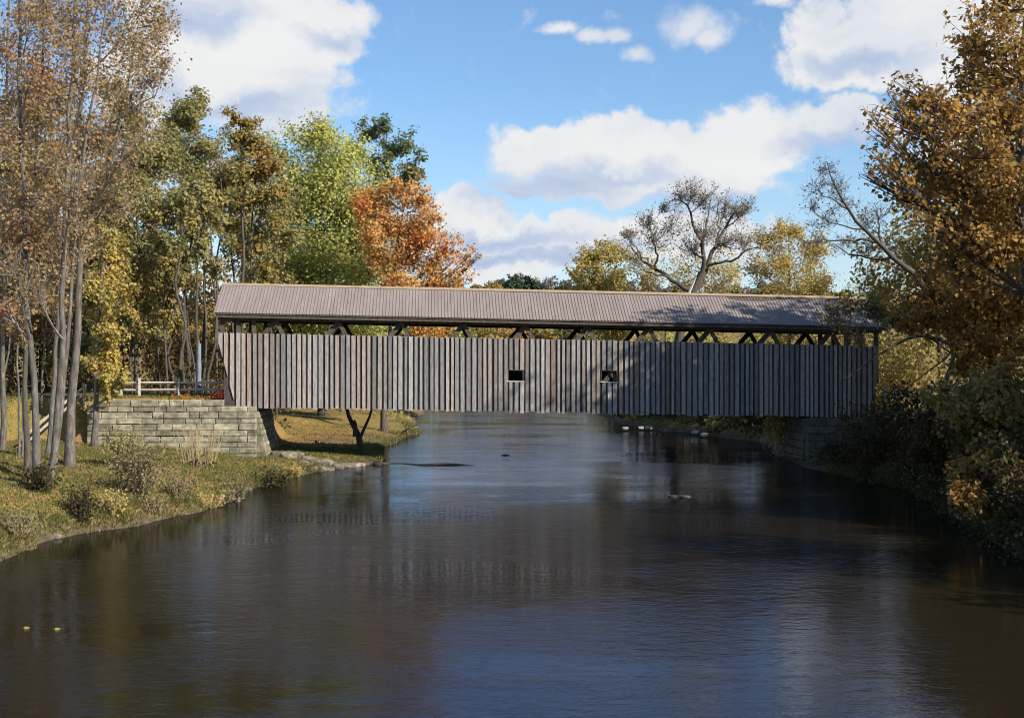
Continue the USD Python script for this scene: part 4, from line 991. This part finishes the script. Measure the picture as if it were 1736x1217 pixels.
# V-shaped dead tree under the bridge
b = hit(611, 768)
dt = Thing('dead_tree', b, 'broken V-shaped dead tree leaning on the bank beneath the bridge', 'dead tree')
q = lambda pts, d=0: px_path(pts, b[1], b[1] + d)
dt.part('trunk', tubes(smooth_path([b - [0, 0, .3]] + q([(611, 757), (606, 735), (597, 718), (590, 702), (587, 685)], 1.0), 10)[None], np.linspace(.22, .09, 10)[None], 8), BARKD, smooth=True)
dt.part('limb', tubes(smooth_path(q([(608, 750), (618, 725), (626, 708), (631, 690), (634, 672)], -1.0), 8)[None], np.linspace(.11, .05, 8)[None], 7), BARKD, smooth=True)
dt.part('broken_stub', tubes(smooth_path(q([(603, 740), (602, 722), (601, 712)]), 5)[None], np.array([[.17, .16, .15, .13, .05]]), 7), BARKD, smooth=True)
dt.part('root', tubes(smooth_path(q([(612, 765), (621, 776), (630, 780)], -.6), 5)[None], np.linspace(.2, .1, 5)[None], 6), BARKD, smooth=True)


# rocks
def rock(c, r, seed, flat=.6):
    m = trimesh.creation.icosphere(2, 1.0); v = np.array(m.vertices)
    k = meshkit.fbm(v * 1.7 + seed * 3.1, 3, seed)[:, None]
    v = np.sign(v) * np.abs(v) ** .62 * (.55 + .9 * k)
    return v * np.array([1.25, 1, flat]) * r + c, np.array(m.faces)


rng = R_(650)
ORD = 'first second third fourth fifth sixth seventh eighth ninth tenth eleventh twelfth thirteenth fourteenth fifteenth sixteenth seventeenth eighteenth nineteenth twentieth'.split()
rocks = sorted([(472, 772, .30), (490, 776, .36), (505, 775, .30), (521, 781, .30), (534, 786, .26), (548, 788, .42), (563, 790, .24), (545, 796, .22), (572, 797, .30), (584, 793, .28), (600, 797, .26), (612, 797, .22), (558, 800, .2), (530, 797, .2), (515, 788, .22)])
for k, (px, py, r) in enumerate(rocks):
    c = hit(px, py); c[2] = max(c[2], .02) + r * .15
    single('rock', rock(c, r, 20 + k, rng.uniform(.55, .85)), ROCK, 'tan rock at the water edge by the abutment, ' + ORD[k] + ' of its row from the left', 'rock', 'rocks along the water edge by the abutment', smooth=45)
for k, (px, py, r, lab) in enumerate([(622, 778, .32, 'dark round rock at the water edge by the dead tree root'), (641, 784, .20, 'small dark boulder standing in the water right of the dead tree'), (632, 781, .18, 'smallest dark rock between the dead tree root and the boulder in the water')]):
    Yr = 5.8 * F / (py + 4 - CY); c = np.array([(px - CX) / F * Yr, Yr, r * .35])
    single('boulder', rock(c, r, 50 + k), WETLOG, lab, 'boulder', smooth=45)
for k, (px, py, r, lab) in enumerate([(1060, 726, .34, 'pale rock on the far right bank, leftmost beneath the bridge'), (1087, 725, .3, 'pale upright rock second from left on the far right bank'), (1101, 725, .42, 'long pale rock third from left on the far right bank'),
                                      (1180, 733, .38, 'pale rock before the broad-leaved weeds on the far right bank'), (1194, 737, .36, 'pale rock at the water line below the broad-leaved weeds'), (1262, 733, .26, 'small grey rock on the far right bank right of the weeds'), (1152, 842, .30, 'pale blue wet rock breaking the water before the right abutment')]):
    if k == 6:
        Yr = 5.8 * F / (py - CY); c = np.array([(px - CX) / F * Yr, Yr, -.06])
        single('river_rock', rock(c, .42, 70 + k, .35), ROCK, lab, 'rock', smooth=45)
    else:
        Yr = 5.8 * F / (py + 5 - CY); c = np.array([(px - CX) / F * Yr, Yr, .22])
        single('river_rock', rock(c, r * .62, 70 + k), PALE, lab, 'rock', smooth=45)
# submerged log and driftwood
def water_pt(px, py, z=0.0):
    Yr = (EYE - z) * F / (py - CY); return np.array([(px - CX) / F * Yr, Yr, z])


single('sunken_log', tubes(smooth_path([water_pt(640, 786, .03), water_pt(675, 788, -.06), water_pt(720, 789, .0), water_pt(755, 787, .05), water_pt(790, 789, .0), water_pt(815, 792, -.06), water_pt(842, 795, -.05)], 14)[None], np.linspace(.11, .03, 14)[None], 7), WETLOG,
       'long dark log lying half sunk across the water from the left bank', 'log', smooth=True)
dw = Thing('driftwood', water_pt(690, 728), 'pale driftwood branches stranded at the tip of the left bank beyond the bridge', 'driftwood')
dw.part('branch', tubes(smooth_path([water_pt(676, 733, .2), water_pt(686, 731, .45), water_pt(692, 727, .7)], 5)[None], np.linspace(.1, .05, 5)[None], 5), DRIFT)
dw.part('branch', tubes(smooth_path([water_pt(684, 725, .2), water_pt(700, 725.5, .25), water_pt(708, 724, .2)], 5)[None], np.linspace(.07, .03, 5)[None], 5), DRIFT)
dw.part('branch', tubes(smooth_path([water_pt(689, 736, .05), water_pt(690, 734, .3), water_pt(689, 729, .6)], 5)[None], np.linspace(.09, .06, 5)[None], 5), DRIFT)
for k, (px, py, lab) in enumerate([(857, 772, 'pale scrap of wood drifting in the bright water below the first window'), (95, 1067, 'yellow leaf floating in the dark water, right of the pair'), (43, 1065, 'yellow leaf floating in the dark water, left of the pair')]):
    c = water_pt(px, py, .015); s = .32 if k == 0 else .09
    v = c + np.array([[-s, 0, 0], [-s * .2, -s * .4, .02 + s * .2], [s, .05, .01], [0, s * .5, .02 + s * .12], [0, 0, -.04]])
    single('floating_scrap' if k == 0 else 'floating_leaf', (v, np.array([[0, 1, 3], [1, 2, 3], [0, 4, 1], [1, 4, 2], [2, 4, 3], [3, 4, 0]])), PALE if k == 0 else LEAF['yellow'], lab, 'driftwood' if k == 0 else 'leaf')

# pale post and grey panel behind the fence
b = on(*P(337, 640, 83)[:2])
pp = Thing('pale_post', b, 'pale blue-grey post standing behind the rail fence near the left end of the bridge', 'post')
pp.part('post', tubes(np.array([[b - [0, 0, .3], b + [0, 0, 1.4], P(337, 583, 83)]]), np.array([[.15, .15, .14]]), 10), POLE, smooth=40)
pp.part('cap', tubes(np.array([[P(337, 583, 83), P(337, 578, 83)]]), np.array([[.05, .04]]), 6), POLE)

# undergrowth masses
def thicket(name, pts, mat, n, size, seed, hgt, wid, low=.05):
    rng = R_(seed); pts = np.asarray(pts, float)
    k = rng.integers(0, len(pts), n)
    xy = pts[k] + rng.normal(0, wid, (n, 2))
    clump = meshkit.fbm(np.c_[xy * .35, np.zeros(n)], 3, seed)
    g = height(xy[:, 0], xy[:, 1])
    z = g + rng.uniform(0, 1, n) ** .8 * hgt * np.clip(clump * 2.2 - .35, .15, 1.3)
    keep = g > low; z = np.maximum(z, .03)
    single(name, leaves(np.c_[xy, z][keep], size, rng), LEAF[mat], kind='stuff', label=None)


line = lambda a, b, n: np.linspace(a, b, n)
RB = RIGHT[(RIGHT[:, 1] > 36) & (RIGHT[:, 1] < 66)]
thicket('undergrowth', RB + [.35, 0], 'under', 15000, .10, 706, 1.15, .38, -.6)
thicket('undergrowth', RB + [.9, 0], 'brown', 5000, .10, 707, 1.5, .5, -.6)
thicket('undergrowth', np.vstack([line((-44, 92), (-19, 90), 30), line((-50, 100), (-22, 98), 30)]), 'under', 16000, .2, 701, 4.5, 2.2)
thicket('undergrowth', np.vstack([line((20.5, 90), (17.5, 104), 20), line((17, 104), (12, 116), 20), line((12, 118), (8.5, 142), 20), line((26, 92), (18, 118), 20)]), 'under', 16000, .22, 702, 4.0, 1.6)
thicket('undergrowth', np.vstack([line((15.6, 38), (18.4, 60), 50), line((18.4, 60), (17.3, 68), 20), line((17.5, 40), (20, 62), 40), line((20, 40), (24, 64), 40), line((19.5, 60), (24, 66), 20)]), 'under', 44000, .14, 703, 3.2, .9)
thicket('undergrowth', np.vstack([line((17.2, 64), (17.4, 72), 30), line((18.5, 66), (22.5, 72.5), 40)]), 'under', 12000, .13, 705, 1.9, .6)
thicket('undergrowth', np.vstack([line((-30, 312), (4, 296), 40), line((-13, 112), (-14, 200), 50), line((12, 150), (14, 250), 50)]), 'olive', 14000, .3, 704, 4.5, 2.5)
shrub('shrub', 'golden sunlit bush on the bank tucked against the left face of the right abutment', 'shrub', hit(1338, 764), 2.6, 3.2, 'willow', 2600, .12, 660, stems=18, spill=.6)
shrub('shrub', 'yellow brushy shrub behind the right end of the bridge above the rails', 'shrub', on(24.2, 86), 7.0, 6.0, 'willow', 6000, .17, 661, stems=26)
shrub('shrub', 'red-brown bush in the dark thicket on the right bank', 'shrub', hit(1620, 790), 3.4, 2.4, 'orange', 1600, .12, 662, stems=18)
shrub('weed_clump', 'broad-leaved pale weeds on the far right bank beneath the bridge', 'weeds', hit(1212, 738), 1.6, 1.5, 'yellow', 130, .3, 663, stems=8)


# woods that close the view: up the valley, and outside the picture on the right
def wood_mass(name, spots, mats, seed, n_leaf, size, tall, wide=1.0):
    rng = R_(seed)
    groups, f_ = {}, {}
    stems = []
    for x, y in spots:
        g = float(height(x, y)); h = tall * rng.uniform(.75, 1.1)
        stems.append(np.stack([[x, y, g - .3], [x + .2, y, g + h * .4], [x, y, g + h * .8]]))
        m = mats[rng.integers(0, len(mats))]
        nb_ = 9
        c = np.array([x, y, g + h * .6]) + rng.normal(size=(nb_, 3)) * [h * .16 * wide, h * .16, h * .18]
        k = rng.integers(0, nb_, n_leaf)
        d = rng.normal(size=(n_leaf, 3)); d /= np.linalg.norm(d, axis=1, keepdims=True)
        f_.setdefault(m, []).append(d)
        groups.setdefault(m, []).append(c[k] + d * (h * .15 * wide ** .5 * rng.uniform(.3, 1, n_leaf) ** .5)[:, None])
    path = numbered('/World', name); UsdGeom.Xform.Define(stage, path)
    tag(stage.GetPrimAtPath(path), None, None, None, 'stuff')
    usdkit.mesh(stage, path + '/trunks', tubes(np.array(stems), np.full((len(stems), 1), .2) * np.array([[1, .7, .4]]), 6), BARKD)
    for k, (m, c) in enumerate(groups.items()):
        usdkit.mesh(stage, path + f'/foliage_{k + 1:03d}', leaves(np.vstack(c), size, rng, face=np.vstack(f_[m]) * .8 + [0, 0, .4]), LEAF[m])


rng = R_(9)
wood_mass('distant_wood', [(x + rng.uniform(-4, 4), 730 + rng.uniform(-30, 30)) for x in np.arange(-140, 220, 6)], ['grey', 'grey', 'brown', 'olive'], 801, 800, 1.2, 12, 2.4)
wood_mass('distant_wood', [(x + rng.uniform(-3, 3), 560 + rng.uniform(-20, 20)) for x in np.arange(-70, 170, 5.0)], ['orange', 'olive', 'grey', 'brown'], 802, 800, 1.0, 11, 2.2)
wood_mass('valley_wood', [(x + rng.uniform(-3, 3), 345 - abs(x) * .1 + rng.uniform(-12, 12)) for x in np.arange(-40, 130, 6.0)], ['brown', 'olive', 'green'], 805, 900, .5, 10)
wood_mass('right_wood', [(x, y) for x, y in zip(rng.uniform(27, 46, 16), rng.uniform(22, 58, 16))] + [(x, y) for x, y in zip(rng.uniform(34, 50, 12), rng.uniform(80, 112, 12))] + [(34, 62), (38, 67), (42, 61), (36, 71), (44, 70), (31, 57)], ['oak', 'brown', 'olive'], 803, 4200, .3, 20)
wood_mass('left_wood', [(f * y, y) for f, y in zip(np.linspace(-.262, -.17, 14), rng.uniform(128, 146, 14))], ['olive', 'brown', 'rust'], 806, 1600, .3, 10)
wood_mass('left_wood', [(x, y) for x, y in [(x, y) for x, y in zip(rng.uniform(-68, -34, 26), rng.uniform(100, 135, 26))] + [(x, y) for x, y in zip(rng.uniform(-34, -18, 12), rng.uniform(112, 140, 12))] if not -26.5 < x * 100 / y < -17.5], ['olive', 'brown', 'rust'], 804, 3200, .32, 17)

# ------------------------------------------------------------------ grass and fallen leaves on the left bank
rng = R_(900)


def scatter(n, x0, x1, y0, y1, zmin):
    x, y = rng.uniform(x0, x1, n), rng.uniform(y0, y1, n); z = height(x, y)
    u_, v_ = uv_of(x, y)
    keep = (z > zmin) & ~((u_ > -23.2) & (u_ < -13) & (v_ > -.6) & (v_ < .4)) & (np.abs(x) < 4 + y * .42)
    return np.c_[x, y, z][keep]


t = scatter(60000, -34, -7, 38, 82, .12)
w = meshkit.fbm(t * [.22, .22, 0] + 7, 4, 2); t = t[rng.uniform(0, 1, len(t)) < .35 + w]
n = len(t)
bl = []
for k in range(3):
    th = rng.uniform(0, 2 * np.pi, n); hgt = rng.uniform(.06, .17, n)
    o = np.stack([np.cos(th), np.sin(th), 0 * th], 1)
    p0 = t + o * rng.uniform(0, .07, (n, 1)); side = np.stack([-np.sin(th), np.cos(th), 0 * th], 1) * .016
    bl.append((np.stack([p0 - side, p0 + side, p0 + o * (hgt * .5)[:, None] + np.stack([0 * th, 0 * th, hgt], 1)], 1).reshape(-1, 3), np.arange(3 * n).reshape(-1, 3)))
single('grass', join(bl), GRASS, kind='stuff', label=None, cat=None)
t = scatter(80000, -34, -7, 38, 100, .15)
w = meshkit.fbm(t * [.3, .3, 0] + 3, 4, 5); t = t[rng.uniform(0, 1, len(t)) < np.clip(w * 2 - .35, .15, 1)]
single('fallen_leaves', leaves(t + [0, 0, .03], .075, rng, 0.0), LITTER, kind='stuff')
# long dry grass and roots hanging over the bank edge
def edge_grass(name, y0, y1, ln, n, seed, inward, hgt, mat):
    rg = R_(seed); sel = ln[(ln[:, 1] > y0) & (ln[:, 1] < y1)]
    k = rg.integers(0, len(sel), n); p = sel[k] + rg.normal(0, .22, (n, 2)) + np.array([inward, 0]) * rg.gamma(1.3, .35, (n, 1))
    dens = meshkit.fbm(np.c_[p * .8, np.zeros(n)], 3, seed); z = height(p[:, 0], p[:, 1])
    keep = (z > -.05) & (rg.uniform(0, 1, n) < np.clip((dens - .3) * 3.2, .05, 1)); p, z = p[keep], z[keep]; m_ = len(p)
    out = []
    for q in range(3):
        th = rg.uniform(0, 2 * np.pi, m_); o = np.stack([np.cos(th), np.sin(th), 0 * th], 1)
        base = np.c_[p, z] + o * rg.uniform(0, .06, (m_, 1)); hh_ = hgt * rg.uniform(.5, 1.3, m_); sd = np.stack([-np.sin(th), np.cos(th), 0 * th], 1) * .018
        tip = base + (o * .6 + [-.35 * np.sign(inward), 0, 0]) * hh_[:, None] + np.stack([0 * th, 0 * th, hh_ * .75], 1)
        out.append((np.stack([base - sd, base + sd, tip], 1).reshape(-1, 3), np.arange(3 * m_).reshape(-1, 3)))
    single(name, join(out), mat, kind='stuff')


DRYG = leaf('dry_bank_grass', [(.16, .15, .05), (.28, .22, .09), (.42, .32, .15), (.24, .23, .06)], 0.2, 0.9)
edge_grass('bank_grass', 36, 73, LEFT, 11000, 910, -1.0, .21, DRYG)
edge_grass('bank_grass', 76, 112, LEFT, 6000, 911, -1.0, .35, DRYG)
edge_grass('bank_grass', 36, 70, RIGHT, 12000, 912, 1.0, .5, DRYG)
rng = R_(930)
k = 0
for q in LEFT[(LEFT[:, 1] > 40) & (LEFT[:, 1] < 70)][::3]:
    if rng.uniform() < .55:
        c = np.array([q[0] - rng.uniform(-.25, .5), q[1] + rng.uniform(-.3, .3), .03]); r_ = rng.uniform(.07, .2)
        single('bank_stone', rock(c, r_, 200 + k, .6), ROCK, 'small stone half buried in the left bank edge, ' + ORD[k] + ' counted from the nearest', 'stone', 'small stones along the left bank edge', smooth=45); k += 1
